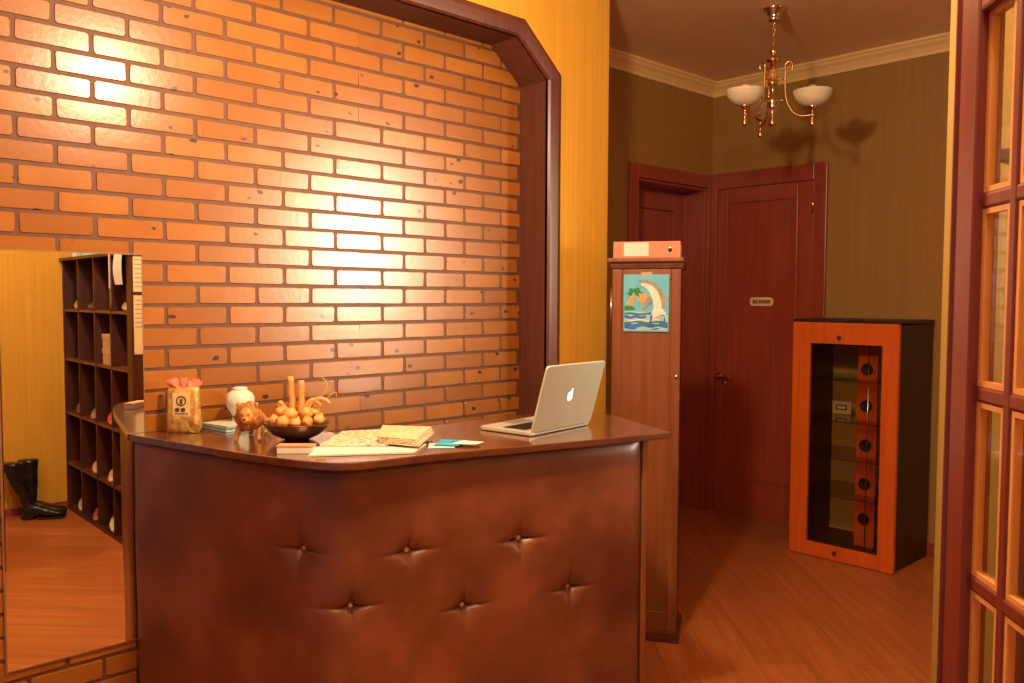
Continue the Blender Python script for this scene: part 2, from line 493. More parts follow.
# ------------------------------------------------------------------ door 2: facing door with a small plate
d2 = thing('door_2', (-2.85, YF, 0), kind='structure'); d2['label'] = 'red brown panelled door facing the viewer at the end of the hall'
yf = YF - .022
bm = B()
box(bm, (-3.258, yf, 0), (-3.205, YF, 2.295)); box(bm, (-2.515, yf, 0), (-2.43, YF, 2.295)); box(bm, (-3.205, yf, 2.19), (-2.515, YF, 2.295))
mk('door_frame', bm, M_doorframe, d2, bevel=.005)
bm = B(); yl = YF - .012
xa, xb = -3.203, -2.517
box(bm, (xa, yl, .01), (xa + .075, YF - .001, 2.188)); box(bm, (xb - .11, yl, .01), (xb, YF - .001, 2.188))
box(bm, (xa + .075, yl, .01), (xb - .11, YF - .001, .26)); box(bm, (xa + .075, yl, 2.09), (xb - .11, YF - .001, 2.188))
px0, px1 = xa + .075, xb - .11
box(bm, (px0, YF - .005, .26), (px1, YF - .001, 2.09))
mk('door_leaf', bm, M_door, d2, bevel=.003)
bm = B()
for x in (px0, px1): box(bm, (x - .006, yl - .006, .25), (x + .006, yl, 2.10))
for z in (.25, 2.088): box(bm, (px0 + .006, yl - .006, z), (px1 - .006, yl, z + .012))
mk('panel_moulding', bm, M_door, d2, bevel=.003)
bm = B()
lathe(bm, [(.024, 0), (.024, .006), (.010, .010), (.009, .045)], n=16, M=frameM((-3.165, yl, .93), (1, 0, 0), (0, 0, 1), (0, -1, 0)))
tube(bm, spline([(-3.165, yl - .045, .93), (-3.13, yl - .047, .93), (-3.06, yl - .045, .928)]), .008)
mk('door_handle', bm, M_brass, d2)
bm = B(); lathe(bm, [(.017, 0), (.017, .005), (.004, .006)], n=14, M=frameM((-3.13, yl, .885), (1, 0, 0), (0, 0, 1), (0, -1, 0))); mk('keyhole_plate', bm, M_brass, d2)
for z in (2.04, 1.1, .22):
    bm = B(); lathe(bm, [(.007, -.05), (.007, .05)], (-2.516, yf - .006, z), 10); mk('hinge', bm, M_brass, d2)
# name plate on the door (part of the door)
def roundrect(cx, cz, w, h, r, n=5):
    pts = []
    for sx, sz, a0 in ((1, 1, 0), (-1, 1, 90), (-1, -1, 180), (1, -1, 270)):
        for k in range(n + 1):
            a = math.radians(a0 + 90 * k / n)
            pts.append((cx + sx * (w / 2 - r) + r * math.cos(a), cz + sz * (h / 2 - r) + r * math.sin(a)))
    return pts
M_plate = plain('pale_sign_plastic', (.95, .80, .55, 1), .45, var=.03)
M_plate2 = plain('tan_sign_plastic', (.62, .42, .14, 1), .45, var=.03)
M_ink = plain('brown_ink', (.11, .055, .015, 1), .6)
bm = B()
sx, sz = -2.865, 1.437
prism(bm, [(x, YF - .005, z) for x, z in roundrect(sx, sz, .165, .055, .02)], (0, -.006, 0), 0)
prism(bm, [(x, YF - .011, z) for x, z in roundrect(sx, sz, .14, .032, .01)], (0, -.001, 0), 1)
for x, w, h in ((-.052, .012, .018), (-.036, .010, .018), (-.010, .007, .022), (.006, .010, .012), (.018, .008, .012), (.029, .009, .012), (.041, .008, .012), (.053, .010, .012)):
    box(bm, (sx + x - w / 2, YF - .013, sz - h / 2), (sx + x + w / 2, YF - .012, sz + h / 2), mi=2)
sg = mk('sign_plate', bm, [M_plate, M_plate2, M_ink], d2); sg['label'] = 'cream plate with small brown lettering'

# ------------------------------------------------------------------ glazed door standing ajar beside the viewer
hx, hy = -.318, .9595
ld = V3((.66, -.751, 0)).normalized(); ln = V3((-.751, -.66, 0)).normalized()
d3 = thing('door_3', (hx, hy, 0), kind='structure'); d3['label'] = 'brown glazed door with narrow panes standing ajar'
LM = frameM((hx, hy, 0), ld, ln, (0, 0, 1))     # x along leaf, y towards the brick wall side
bm = B()
pw, mw, st = .056, .015, .045
ncol, nrow = 5, 8
wid = 2 * st + ncol * pw + (ncol - 1) * mw
zr0, rowh = .195, .1935
ztop = zr0 + nrow * rowh
t = .013
box(bm, (.002, -t, .01), (st, t, ztop + .11), LM); box(bm, (wid - st, -t, .01), (wid, t, ztop + .11), LM)
box(bm, (st, -t, .01), (wid - st, t, zr0 + .006), LM); box(bm, (st, -t, ztop - .008), (wid - st, t, ztop + .11), LM)
mk('door_leaf', bm, M_mahog, d3, bevel=.004)
bm = B()
for c in range(1, ncol):
    x = st + c * pw + (c - 1) * mw
    box(bm, (x, -.006, zr0), (x + mw, .006, ztop), LM)
for r in range(1, nrow):
    z = zr0 + r * rowh
    box(bm, (st, -.0055, z - .008), (wid - st, .0055, z + .008), LM)
mk('glazing_bar', bm, M_mahog, d3, bevel=.003)
M_bead = wood('lit_toned_glazing_bead', (.56, .25, .075, 1), (.74, .36, .11, 1), 'z', .3)  # tone raised above the door wood to paint light caught on the beads
for c in range(ncol):
    for r in range(nrow):
        if r < 1 or c > 3: pass
        x = st + c * (pw + mw); z = zr0 + r * rowh + .008; z1 = zr0 + (r + 1) * rowh - .008
        bm = B(); box(bm, (x, -.002, z), (x + pw, .002, z1), LM); p = mk('pane', bm, M_glass, d3)
        bm = B()
        e = .0055
        for a, b in (((x, -.004, z), (x + e, .004, z1)), ((x + pw - e, -.004, z), (x + pw, .004, z1)), ((x + e, -.004, z), (x + pw - e, .004, z + e)), ((x + e, -.004, z1 - e), (x + pw - e, .004, z1))): box(bm, a, b, LM)
        mk('glazing_bead', bm, M_bead, p)
for z in (1.725, 1.34, .3):
    bm = B(); lathe(bm, [(.0045, -.014), (.0045, .014)], (hx - .002, hy + .002, z), 10); mk('hinge', bm, M_brass, d3)
# the post it hangs on
bm = B()
py_v = V3((-.355, 1.066, 0)).normalized(); pm = frameM((hx, hy, 0), (py_v.y, -py_v.x, 0), py_v, (0, 0, 1))
box(bm, (-.0155, .012, 0), (.015, .05, ZC), pm); box(bm, (-.002, .006, 0), (.012, .012, ZC), pm)
mk('door_post', bm, M_mahog, d3, bevel=.003)

# ------------------------------------------------------------------ reception counter
CZ = 1.03
frontp = [(-2.66, .90), (-2.486, .94), (-2.318, .977), (-2.148, 1.015), (-2.003, 1.057), (-1.909, 1.091), (-1.849, 1.130), (-1.812, 1.195), (-1.793, 1.30), (-1.765, 1.442), (-1.708, 1.65), (-1.636, 1.911), (-1.572, 2.181)]
fr = spline([(x, y, 0) for x, y in frontp], 4)
rear = [(-2.0, 2.367), (-2.17, 2.12), (-2.185, 1.85), (-2.18, 1.6), (-2.27, 1.385), (-2.40, 1.36), (-2.55, 1.355), (-2.662, 1.355)]
ct = thing('reception_counter', (-2.1, 1.4, 0), 'curved reception counter with tufted brown leather front and dark glossy top', 'counter')
top = [(p.x, p.y) for p in fr] + rear
bm = B(); prism(bm, [(x, y, CZ - .021) for x, y in top], (0, 0, .021))
mk('countertop', bm, M_top, ct, bevel=.003)
# leather front
path = []
for i, p in enumerate(fr):
    tdir = (fr[min(i + 1, len(fr) - 1)] - fr[max(i - 1, 0)]).normalized()
    nrm = V3((-tdir.y, tdir.x, 0))
    k_ = i / (len(fr) - 1)
    path.append(p + nrm * (.024 + .042 * min(1, k_ / .5) - .022 * max(0, (k_ - .55) / .45)))
# resample
def resample(pts, step):
    out = [pts[0]]; acc = 0
    L = [0]
    for i in range(1, len(pts)): L.append(L[-1] + (pts[i] - pts[i - 1]).length)
    n = int(L[-1] / step); res = []
    j = 0
    for k in range(n + 1):
        s = L[-1] * k / n
        while j < len(L) - 2 and L[j + 1] < s: j += 1
        u = (s - L[j]) / max(1e-9, L[j + 1] - L[j])
        res.append(pts[j].lerp(pts[j + 1], u))
    return res, L[-1]
pth, plen = resample(path, .006)
# stop the leather before the overhang at the right end
pth = pth[1:]
cut = next((i for i, p in enumerate(pth) if p.y > 2.098), len(pth))
pth = pth[:cut]
raw_b = [(-1.973, 1.105, .787), (-1.823, 1.334, .768), (-1.738, 1.673, .753), (-1.861, 1.175, .644), (-1.786, 1.498, .586), (-1.693, 1.836, .584)]
buttons = []
for bx, by, bz in raw_b:                                        # slide each button along its sight line onto the leather
    q = min(pth, key=lambda p: abs(math.atan2(p.x, p.y) - math.atan2(bx, by)))
    t_ = math.hypot(q.x, q.y) / math.hypot(bx, by); buttons.append((q.x, q.y, 1.45 + (bz - 1.45) * t_))
bm = B(); grid = []
nz = 170; ztop_l, zbot_l = CZ - .024, .02
for i, p in enumerate(pth):
    tdir = (pth[min(i + 1, len(pth) - 1)] - pth[max(i - 1, 0)]).normalized()
    nout = V3((tdir.y, -tdir.x, 0))
    colv = []
    for k in range(nz + 1):
        z = zbot_l + (ztop_l - zbot_l) * k / nz
        s = i / (len(pth) - 1)
        o = .016
        o *= 1 - math.exp(-(ztop_l - z) / .018) * .95          # rolls over at the top edge
        o *= 1 - math.exp(-(1 - s) * plen / .02) * .9
        o *= 1 - math.exp(-s * plen / .02) * .9
        o += .004 * noise.noise(V3((p.x * 4, p.y * 4, z * 3)))
        for bx, by, bz in buttons:
            dh = math.hypot(p.x - bx, p.y - by); dz = z - bz
            r2 = (dh / .040) ** 2 + (dz / .034) ** 2
            o -= .020 * math.exp(-r2 * 1.6)
            o -= .014 * math.exp(-((dh / .055) ** 2 + (dz / .007) ** 2))
            o -= .012 * math.exp(-((dh / .007) ** 2 + (dz / .050) ** 2))
        colv.append(bm.verts.new((p.x + nout.x * o, p.y + nout.y * o, z)))
    grid.append(colv)
for i in range(len(grid) - 1):
    for k in range(nz):
        f = bm.faces.new((grid[i][k], grid[i + 1][k], grid[i + 1][k + 1], grid[i][k + 1])); f.smooth = True
lf = mk('leather_front', bm, M_leather, ct, smooth=True)
lf['label'] = 'brown buttoned leather front'
sd = lf.modifiers.new('solid', 'SOLIDIFY'); sd.thickness = .008; sd.offset = -1
M_button = plain('glint_toned_button', (.85, .50, .20, 1), .32, .5, .1)  # pale brassy colour paints the glint at each tuft
for bx, by, bz in buttons:
    i = min(range(len(pth)), key=lambda q: math.hypot(pth[q].x - bx, pth[q].y - by))
    tdir = (pth[i + 1] - pth[i - 1]).normalized(); nout = V3((tdir.y, -tdir.x, 0))
    bm = B(); c = pth[i] + nout * -.008 + V3((0, 0, bz))
    ball(bm, c, (.0105, .0105, .006), frameM((0, 0, 0), tdir, (0, 0, 1), nout).to_3x3().to_4x4(), n=8)
    mk('button', bm, M_button, lf, smooth=True)
# carcass behind the leather
bm = B()
inn = [p + V3((-(pth[min(i + 1, len(pth) - 1)] - pth[max(i - 1, 0)]).normalized().y, (pth[min(i + 1, len(pth) - 1)] - pth[max(i - 1, 0)]).normalized().x, 0)) * .05 for i, p in enumerate(pth)]
inner = inn[4::12]
base = [V3((p.x, p.y, .0)) for p in inner]
back = []
for i, p in enumerate(inner):
    tdir = (inner[min(i + 1, len(inner) - 1)] - inner[max(i - 1, 0)]).normalized()
    back.append(V3((p.x - tdir.y * .018, p.y + tdir.x * .018, 0)))
prism(bm, base + back[::-1], (0, 0, CZ - .022))
mk('back_board', bm, M_cabd, ct)
# wooden side panel at the right end
e0 = V3((-1.622, 2.106, 0)); e1 = V3((-2.03, 2.272, 0)); ed = (e1 - e0).normalized(); en = V3((-ed.y, ed.x, 0))
if en.y < 0: en = -en
bm = B(); prism(bm, [e0 - en * .004, e1 - en * .004, e1 + en * .014, e0 + en * .014], (0, 0, CZ - .022))
mk('side_panel', bm, M_cab, ct, bevel=.002)
# a low plinth and an inside shelf for the desk side
bm = B(); sh = [V3((-1.80, 1.50, .62)), V3((-1.68, 1.95, .62)), V3((-1.66, 2.09, .62)), V3((-1.98, 2.24, .62)), V3((-2.10, 2.1, .62)), V3((-2.11, 1.6, .62))]
prism(bm, [p + V3((-.07, 0, 0)) for p in sh], (0, 0, .02)); mk('inner_shelf', bm, M_cabd, ct)
bm = B(); box(bm, (-2.16, 2.07, 0), (-2.14, 2.15, CZ - .022)); box(bm, (-2.17, 1.62, 0), (-2.15, 1.70, CZ - .022)); mk('support_post', bm, M_cabd, ct)
bm = B(); box(bm, (-2.664, 1.0, CZ - .07), (-2.64, 1.35, CZ - .022)); mk('wall_batten', bm, M_cabd, ct)

# ------------------------------------------------------------------ mirror on the brick
mrz = math.radians(-.6)
mr = thing('wall_mirror', (XB + .0037, .56, .384), 'tall frameless mirror with thin brown edge on the brick wall', 'mirror', rz=mrz)
MR = Matrix.Translation((XB + .0037, .56, 0)) @ Matrix.Rotation(mrz, 4, 'Z')
bm = B(); box(bm, (.0003, .0005, .385), (.003, .3895, 1.580), MR); mk('backing', bm, plain('mirror_backing', (.32, .22, .12, 1), .5), mr)
bm = B(); box(bm, (.003, .0015, .386), (.0046, .3885, 1.579), MR); mk('mirror_glass', bm, M_mirror, mr)
bm = B()
for a, b in (((.0003, -.004, .38), (.0056, .0014, 1.585)), ((.0003, .3886, .38), (.0056, .3912, 1.585)), ((.0003, .0014, 1.5792), (.0056, .3886, 1.583)), ((.0003, .0014, .382), (.0056, .3886, .3858))): box(bm, a, b, MR)
mk('edge_strip', bm, plain('brown_edge', (.26, .15, .08, 1), .35, .2), mr)

# ------------------------------------------------------------------ narrow wooden cabinet by the hall opening
u = V3((.852, .524, 0)).normalized(); A0 = V3((-2.028, 2.897, 0)) - u * .014; n = V3((-.524, .852, 0)).normalized()
CM = frameM(A0, -u, n, (0, 0, 1))     # x runs to the left along the face, y away from the viewer
cb = thing('narrow_cabinet', A0 - u * .15 + n * .12, 'tall narrow brown wooden cabinet behind the counter end', 'cabinet', rz=math.atan2(u.y, u.x))
wd, dp = .293, .24
bm = B(); box(bm, (.012, .012, .05), (wd - .008, dp, 1.604), CM); mk('body', bm, M_cabd, cb)
bm = B()
box(bm, (.004, 0, .045), (.044, .012, 1.575), CM); box(bm, (wd - .046, 0, .045), (wd - .004, .012, 1.575), CM)
box(bm, (.044, 0, 1.53), (wd - .046, .011, 1.575), CM); box(bm, (.044, 0, .045), (wd - .046, .011, .13), CM)
mk('door_frame', bm, M_cab, cb, bevel=.004)
bm = B(); box(bm, (.044, .004, .13), (wd - .046, .012, 1.53), CM); mk('door_panel', bm, M_cab, cb)
bm = B()
rings(bm, [[CM @ V3(p) for p in ((-.0 - e, -e, z), (wd + e, -e, z), (wd + e, dp, z), (-.0 - e, dp, z))] for e, z in ((-.002, 1.575), (.003, 1.58), (.005, 1.595), (.005, 1.604))], smooth=False)
mk('crown_moulding', bm, M_cabd, cb)
bm = B(); box(bm, (-.008, -.022, 1.604), (wd + .018, dp + .005, 1.622), CM); mk('top_board', bm, M_cab, cb, bevel=.005)
bm = B(); box(bm, (-.006, -.006, 0), (wd + .004, dp, .045), CM); mk('plinth', bm, M_cabd, cb, bevel=.004)
bm = B(); lathe(bm, [(.006, 0), (.008, .006), (.004, .010)], n=10, M=frameM(CM @ V3((.018, 0, 1.13)), u, (0, 0, 1), -n)); mk('knob', bm, M_silver, cb)
bm = B(); tube(bm, [CM @ V3((wd + .004, .03, 1.28)), CM @ V3((wd + .004, .03, 1.50))], .003); mk('side_light_line', bm, M_silver, cb)  # thin bright tube added to stand for a line of light here

# picture hung on the cabinet: a leaping dolphin beside a palm
pic = thing('dolphin_picture', CM @ V3((.16, -.002, 1.43)), 'small bright picture of a leaping dolphin taped to the narrow cabinet', 'picture', rz=math.atan2(u.y, u.x))
PL, PR, PB, PT = .2395, .052, 1.315, 1.553
def pp(a, b, k=0):                        # a,b in 0..1 across / up the sheet
    return CM @ V3((PL + (PR - PL) * a, -.0022 - .0005 * k, PB + (PT - PB) * b))
def patch(bm, pts, k, mi): 
    prism(bm, [pp(a, b, k) for a, b in pts], -n * .0005, mi)
P_cols = [plain('aqua_paint', (.13, .56, .78, 1), .5, var=.1), plain('white_paint', (.80, .82, .72, 1), .5), plain('grey_paint', (.34, .30, .24, 1), .5, var=.25),
          plain('green_paint', (.02, .26, .10, 1), .5, var=.3), plain('sun_paint', (.85, .38, .12, 1), .5, var=.15), plain('blue_paint', (.04, .17, .62, 1), .5, var=.3),
          plain('deep_teal_paint', (.02, .22, .27, 1), .5, var=.2), plain('pale_sea_paint', (.36, .66, .70, 1), .5, var=.15)]
bm = B()
prism(bm, [pp(a, b, 0) for a, b in ((0, 0), (1, 0), (1, 1), (0, 1))], -n * .001, 0)
patch(bm, [(.02, .02), (.98, .02), (.98, .34), (.02, .36)], 2, 7)
def band(y, amp, th, ph, mi, k, x0=.02, x1=.98):
    up_ = [(x0 + (x1 - x0) * i / 14, y + th / 2 + amp * math.sin(i * .9 + ph)) for i in range(15)]
    dn_ = [(x0 + (x1 - x0) * i / 14, y - th / 2 + amp * math.sin(i * .9 + ph + .4)) for i in range(15)][::-1]
    patch(bm, dn_[::-1] + up_[::-1], k, mi)
band(.31, .010, .035, 0, 6, 3); band(.255, .012, .05, 1, 5, 3, .02, .5); band(.10, .02, .10, 2, 5, 3); band(.20, .014, .025, 3, 1, 4, .1, .8)
band(.16, .014, .03, 4, 6, 4); band(.065, .012, .025, 5, 7, 5, .3, .95); band(.30, .008, .02, 1, 5, 5, .55, .98)
# sun, palm and islet
patch(bm, [(.40 + .115 * math.cos(t * PI / 9), .595 + .082 * math.sin(t * PI / 9)) for t in range(18)], 3, 4)
patch(bm, [(.06, .46), (.20, .46), (.235, .70), (.185, .70)], 4, 4)
patch(bm, [(.02, .37), (.27, .38), (.22, .43), (.12, .455), (.02, .45)], 5, 3)
for ang, ln_ in ((0, .23), (38, .20), (80, .12), (140, .17), (185, .16), (215, .14), (-35, .17)):
    a_ = math.radians(ang); cx, cy = .225, .70
    d_ = (math.cos(a_), math.sin(a_)); q = (-d_[1], d_[0])
    patch(bm, [(cx, cy), (cx + d_[0] * ln_ * .5 - q[0] * .03, cy + d_[1] * ln_ * .4 - q[1] * .03), (cx + d_[0] * ln_, cy + d_[1] * ln_ * .7 - .035), (cx + d_[0] * ln_ * .5 + q[0] * .035, cy + d_[1] * ln_ * .4 + q[1] * .035)], 6, 3)
# dolphin: arched grey back, white belly, flippers and tail
def arc(c, rx, ry, a0, a1, k=10): return [(c[0] + rx * math.cos(math.radians(a0 + (a1 - a0) * i / k)), c[1] + ry * math.sin(math.radians(a0 + (a1 - a0) * i / k))) for i in range(k + 1)]
outerb = arc((.45, .45), .48, .46, 102, -2); innerb = arc((.40, .40), .30, .42, -6, 88)
patch(bm, outerb[::-1] + innerb[::-1] if False else outerb + innerb, 6, 2)
patch(bm, arc((.44, .43), .40, .42, 100, 0) + arc((.38, .36), .29, .44, -4, 84), 7, 1)
patch(bm, [(.37, .90), (.33, .875), (.345, .91), (.43, .915)], 8, 2)
patch(bm, [(.86, .66), (.99, .60), (.90, .54)], 7, 2)
patch(bm, [(.55, .62), (.40, .40), (.44, .38), (.66, .55)], 8, 2)
patch(bm, [(.66, .40), (.84, .42), (.98, .28), (.86, .30), (.72, .26), (.55, .18), (.62, .30)], 8, 1)
patch(bm, [(.66, .30), (.60, .10), (.56, .10), (.60, .28)], 9, 5); patch(bm, [(.92, .26), (.95, .10), (.86, .08), (.90, .24)], 9, 5)
mk('picture_sheet', bm, P_cols, pic)
bm = B(); prism(bm, [pp(.40, .995, 1), pp(.62, .99, 1), pp(.63, 1.045, 1), pp(.37, 1.035, 1)], -n * .001); tp = mk('tape_strip', bm, plain('sticky_tape', (.62, .42, .22, 1), .2, var=.05), pic)

# red ring binder on top
bd_o = CM @ V3((.155, .10, 1.622))
bn = thing('ring_binder', bd_o, 'red ring binder lying on top of the narrow cabinet', 'binder', rz=math.atan2(u.y, u.x))
M_red = plain('red_binder_board', (.88, .23, .13, 1), .45, var=.05)
bm = B(); x0, x1 = .008, .284
box(bm, (x0, -.006, 1.6225), (x1, .20, 1.6255), CM); box(bm, (x0, -.006, 1.6865), (x1, .20, 1.6895), CM); box(bm, (x0, -.009, 1.6225), (x1, -.006, 1.6895), CM)
mk('cover', bm, M_red, bn, bevel=.001)
bm = B(); box(bm, (x0 + .006, .01, 1.6257), (x1 - .006, .19, 1.684), CM); mk('pages', bm, M_white, bn)
bm = B(); box(bm, (.138, -.0105, 1.629), (.240, -.0092, 1.685), CM); lb = mk('spine_label', bm, M_white, bn); lb['label'] = 'blank white spine label'
bm = B()
prism(bm, [CM @ V3((.050 + a * .010, -.0092, 1.6545 + b * .010)) for a, b in ((-1, -1), (1, -1), (1, 1), (-1, 1))], -n * .001, 1)
lathe(bm, [(.0095, 0), (.0105, .0012), (.0075, .0016)], n=18, M=frameM(CM @ V3((.050, -.0102, 1.6545)), u, (0, 0, 1), -n), mi=0)
lathe(bm, [(.0072, 0.0005), (.0071, .0019)], n=18, M=frameM(CM @ V3((.050, -.0102, 1.6545)), u, (0, 0, 1), -n), mi=2)
mk('finger_ring', bm, [M_silver, M_cream, M_black], bn)

# ------------------------------------------------------------------ glazed display cabinet in the hall
X0, X1, Y0, Y1 = -2.378, -1.786, 4.455, 4.925
dc = thing('display_cabinet', ((X0 + X1) / 2, 4.69, 0), 'low display cabinet with bright orange frame and glass door', 'cabinet')
bm = B()
box(bm, (X0 + .004, Y0 + .03, .02), (X0 + .022, Y1, 1.318)); box(bm, (X1 - .022, Y0 + .03, .02), (X1 - .004, Y1, 1.318))
box(bm, (X0 + .022, Y0 + .03, .02), (X1 - .022, Y1, .06)); box(bm, (X0 + .022, Y0 + .03, 1.28), (X1 - .022, Y1, 1.318))
mk('case', bm, M_darkcase, dc, bevel=.002)
bm = B(); box(bm, (X0 + .022, Y1 - .012, .06), (X1 - .022, Y1 - .002, 1.28)); mk('back_panel', bm, plain('olive_back', (.62, .42, .16, 1), .6, var=.06), dc)
bm = B(); box(bm, (X0 - .004, Y0 + .004, 1.326), (X1 + .004, Y1, 1.343)); mk('top_board', bm, M_darkcase, dc, bevel=.003)
for x in (X0 + .05, X1 - .05):
    for y in (Y0 + .07, Y1 - .05):
        bm = B(); lathe(bm, [(.018, 0), (.02, .02)], (x, y, 0), 12); mk('foot', bm, M_darkcase, dc)
bm = B()
box(bm, (X0, Y0, .004), (X0 + .102, Y0 + .028, 1.325)); box(bm, (X1 - .085, Y0, .004), (X1, Y0 + .028, 1.325))
box(bm, (X0 + .102, Y0 + .0005, 1.208), (X1 - .085, Y0 + .028, 1.325)); box(bm, (X0 + .102, Y0 + .0005, .004), (X1 - .085, Y0 + .028, .082))
dr = mk('door_frame', bm, M_orange, dc, bevel=.002)
bm = B(); box(bm, (X0 + .10, Y0 + .012, .08), (X1 - .083, Y0 + .016, 1.21)); mk('door_glass', bm, M_smoke, dr)
for z, xx in ((1.245, -2.10), (.05, -2.10)):
    bm = B(); lathe(bm, [(.006, 0), (.006, .012), (.011, .016), (.010, .024)], n=12, M=frameM((xx, Y0, z), (1, 0, 0), (0, 0, 1), (0, -1, 0))); mk('knob', bm, plain('dark_knob', (.10, .03, .015, 1), .3), dr)
M_shelfglass = glass('tinted_shelf_glass', (.80, .74, .66, 1))
for z in (1.009, .778, .569, .355):
    bm = B(); box(bm, (X0 + .022, Y0 + .045, z - .008), (X1 - .022, Y1 - .013, z)); mk('shelf', bm, M_shelfglass, dc)
bm = B(); box(bm, (-2.085, 4.65, .06), (-1.975, 4.668, 1.28))
ub = mk('upright_board', bm, M_orange, dc)
M_hole = plain('dark_recess', (.012, .006, .005, 1), .6)
for z in (1.064, .858, .635, .418, .218):
    bm = B(); lathe(bm, [(.030, 0), (.034, .002), (.034, .007), (.026, .007), (.022, .004)], n=20, M=frameM((-2.032, 4.65, z), (1, 0, 0), (0, 0, 1), (0, -1, 0)))
    mk('round_grommet', bm, M_hole, ub)
bm = B(); tube(bm, [(-1.968, 4.52, .06), (-1.968, 4.52, 1.28)], .0035); mk('shelf_rod', bm, M_silver, dc)
# small cream card holder on its second shelf
ch = thing('card_holder', (-2.245, 4.80, .778), 'small cream card standing on a shelf of the display cabinet', 'card')
bm = B(); box(bm, (-2.30, 4.797, .7785), (-2.19, 4.806, .853)); mk('card', bm, M_cream, ch, bevel=.003)
bm = B(); box(bm, (-2.278, 4.7955, .802), (-2.212, 4.7968, .832)); box(bm, (-2.270, 4.7950, .809), (-2.220, 4.7956, .825), mi=1); mk('printed_panel', bm, [M_ink, M_white], ch)

# ------------------------------------------------------------------ chandelier in the hall
cx, cy = -2.20, 3.864
cd = thing('chandelier', (cx, cy, ZC), 'brass three arm chandelier with frosted glass bowls hanging in the hall', 'chandelier')
bm = B(); lathe(bm, [(.012, -.068), (.026, -.066), (.030, -.052), (.024, -.046), (.034, -.036), (.040, -.018), (.052, -.010), (.055, -.0005)], (cx, cy, ZC), 24); mk('ceiling_rose', bm, M_silver, cd, smooth=True)
for k in range(5):
    bm = B(); zc = 2.822 - k * .024
    a = k % 2
    pts = []
    for i in range(17):
        t_ = 2 * PI * i / 16
        d = .007 * math.cos(t_); pts.append((cx + (d if a else 0), cy + (0 if a else d), zc + .0155 * math.sin(t_)))
    tube(bm, pts, .0024, 6); mk('chain_link', bm, M_brass, cd)
bm = B(); lathe(bm, [(.003, 2.715), (.011, 2.712), (.006, 2.702), (.017, 2.692), (.020, 2.684), (.010, 2.672), (.010, 2.662), (.032, 2.650), (.036, 2.640), (.014, 2.630), (.012, 2.600)], (cx, cy, 0), 20); mk('stem_top', bm, M_brass, cd, smooth=True)
M_amber = plain('amber_glass', (.62, .26, .05, 1), .15, 0, .1)
bm = B(); lathe(bm, [(.012, 2.600), (.020, 2.590), (.024, 2.575), (.022, 2.558), (.012, 2.545)], (cx, cy, 0), 20); mk('amber_baluster', bm, M_amber, cd, smooth=True)
bm = B(); lathe(bm, [(.012, 2.546), (.024, 2.538), (.024, 2.526), (.011, 2.512), (.009, 2.480), (.013, 2.470), (.020, 2.452), (.023, 2.436), (.017, 2.424), (.022, 2.416), (.010, 2.404), (.007, 2.385), (.010, 2.360), (.016, 2.335), (.014, 2.322), (.004, 2.318)], (cx, cy, 0), 20); mk('stem_bottom', bm, M_brass, cd, smooth=True)
m, nt, bs = newmat('frosted_shade'); M_shade = m
f_ = noisetex(nt, ocoords(nt), 30, 4)
nt.links.new(ramp(nt, f_, [(.3, (.80, .72, .50, 1)), (.7, (.90, .84, .64, 1))]), bs.inputs['Base Color'])
bs.inputs['Roughness'].default_value = .35; bs.inputs['Subsurface Weight'].default_value = .3; bs.inputs['Subsurface Radius'].default_value = (.03, .02, .01)
aR = math.atan2(.727, .687)
for deg in (-29, -149, 91):
    a = aR + math.radians(deg); d = V3((math.cos(a), math.sin(a), 0)); c0 = V3((cx, cy, 0)); R_ = .192
    bm = B()
    pts = [c0 + d * r + V3((0, 0, z)) for r, z in ((.088, 2.578), (.094, 2.600), (.088, 2.622), (.072, 2.626), (.060, 2.612), (.059, 2.57), (.060, 2.50), (.068, 2.44), (.09, 2.390), (.120, 2.362), (.155, 2.354), (.190, 2.356))]
    tube(bm, spline(pts, 4), .0055, 8)
    tube(bm, [c0 + V3((0, 0, 2.545)) + d * .01, c0 + d * .06 + V3((0, 0, 2.548))], .004, 6); tube(bm, [c0 + V3((0, 0, 2.44)) + d * .01, c0 + d * .072 + V3((0, 0, 2.44))], .004, 6)
    arm = mk('arm', bm, M_brass, cd, smooth=True)
    e = c0 + d * R_
    bm = B(); lathe(bm, [(.003, 2.318), (.009, 2.322), (.012, 2.332), (.007, 2.352), (.005, 2.366), (.010, 2.372), (.010, 2.380), (.006, 2.386), (.006, 2.402), (.020, 2.408), (.024, 2.420), (.018, 2.424)], (e.x, e.y, -.02), 18); mk('finial', bm, M_brass, arm, smooth=True)
    bm = B(); lathe(bm, [(.016, 2.418), (.040, 2.422), (.064, 2.436), (.082, 2.458), (.092, 2.484), (.093, 2.492), (.089, 2.492), (.079, 2.464), (.060, 2.442), (.038, 2.430), (.0, 2.428)], (e.x, e.y, -.02), 28, cap=False); mk('glass_shade', bm, M_shade, cd, smooth=True)
    bm = B(); lathe(bm, [(.012, 2.430), (.013, 2.455), (.026, 2.475), (.030, 2.492), (.026, 2.508), (.014, 2.518), (.002, 2.520)], (e.x, e.y, -.02), 18); mk('bulb', bm, M_shade, cd, smooth=True)

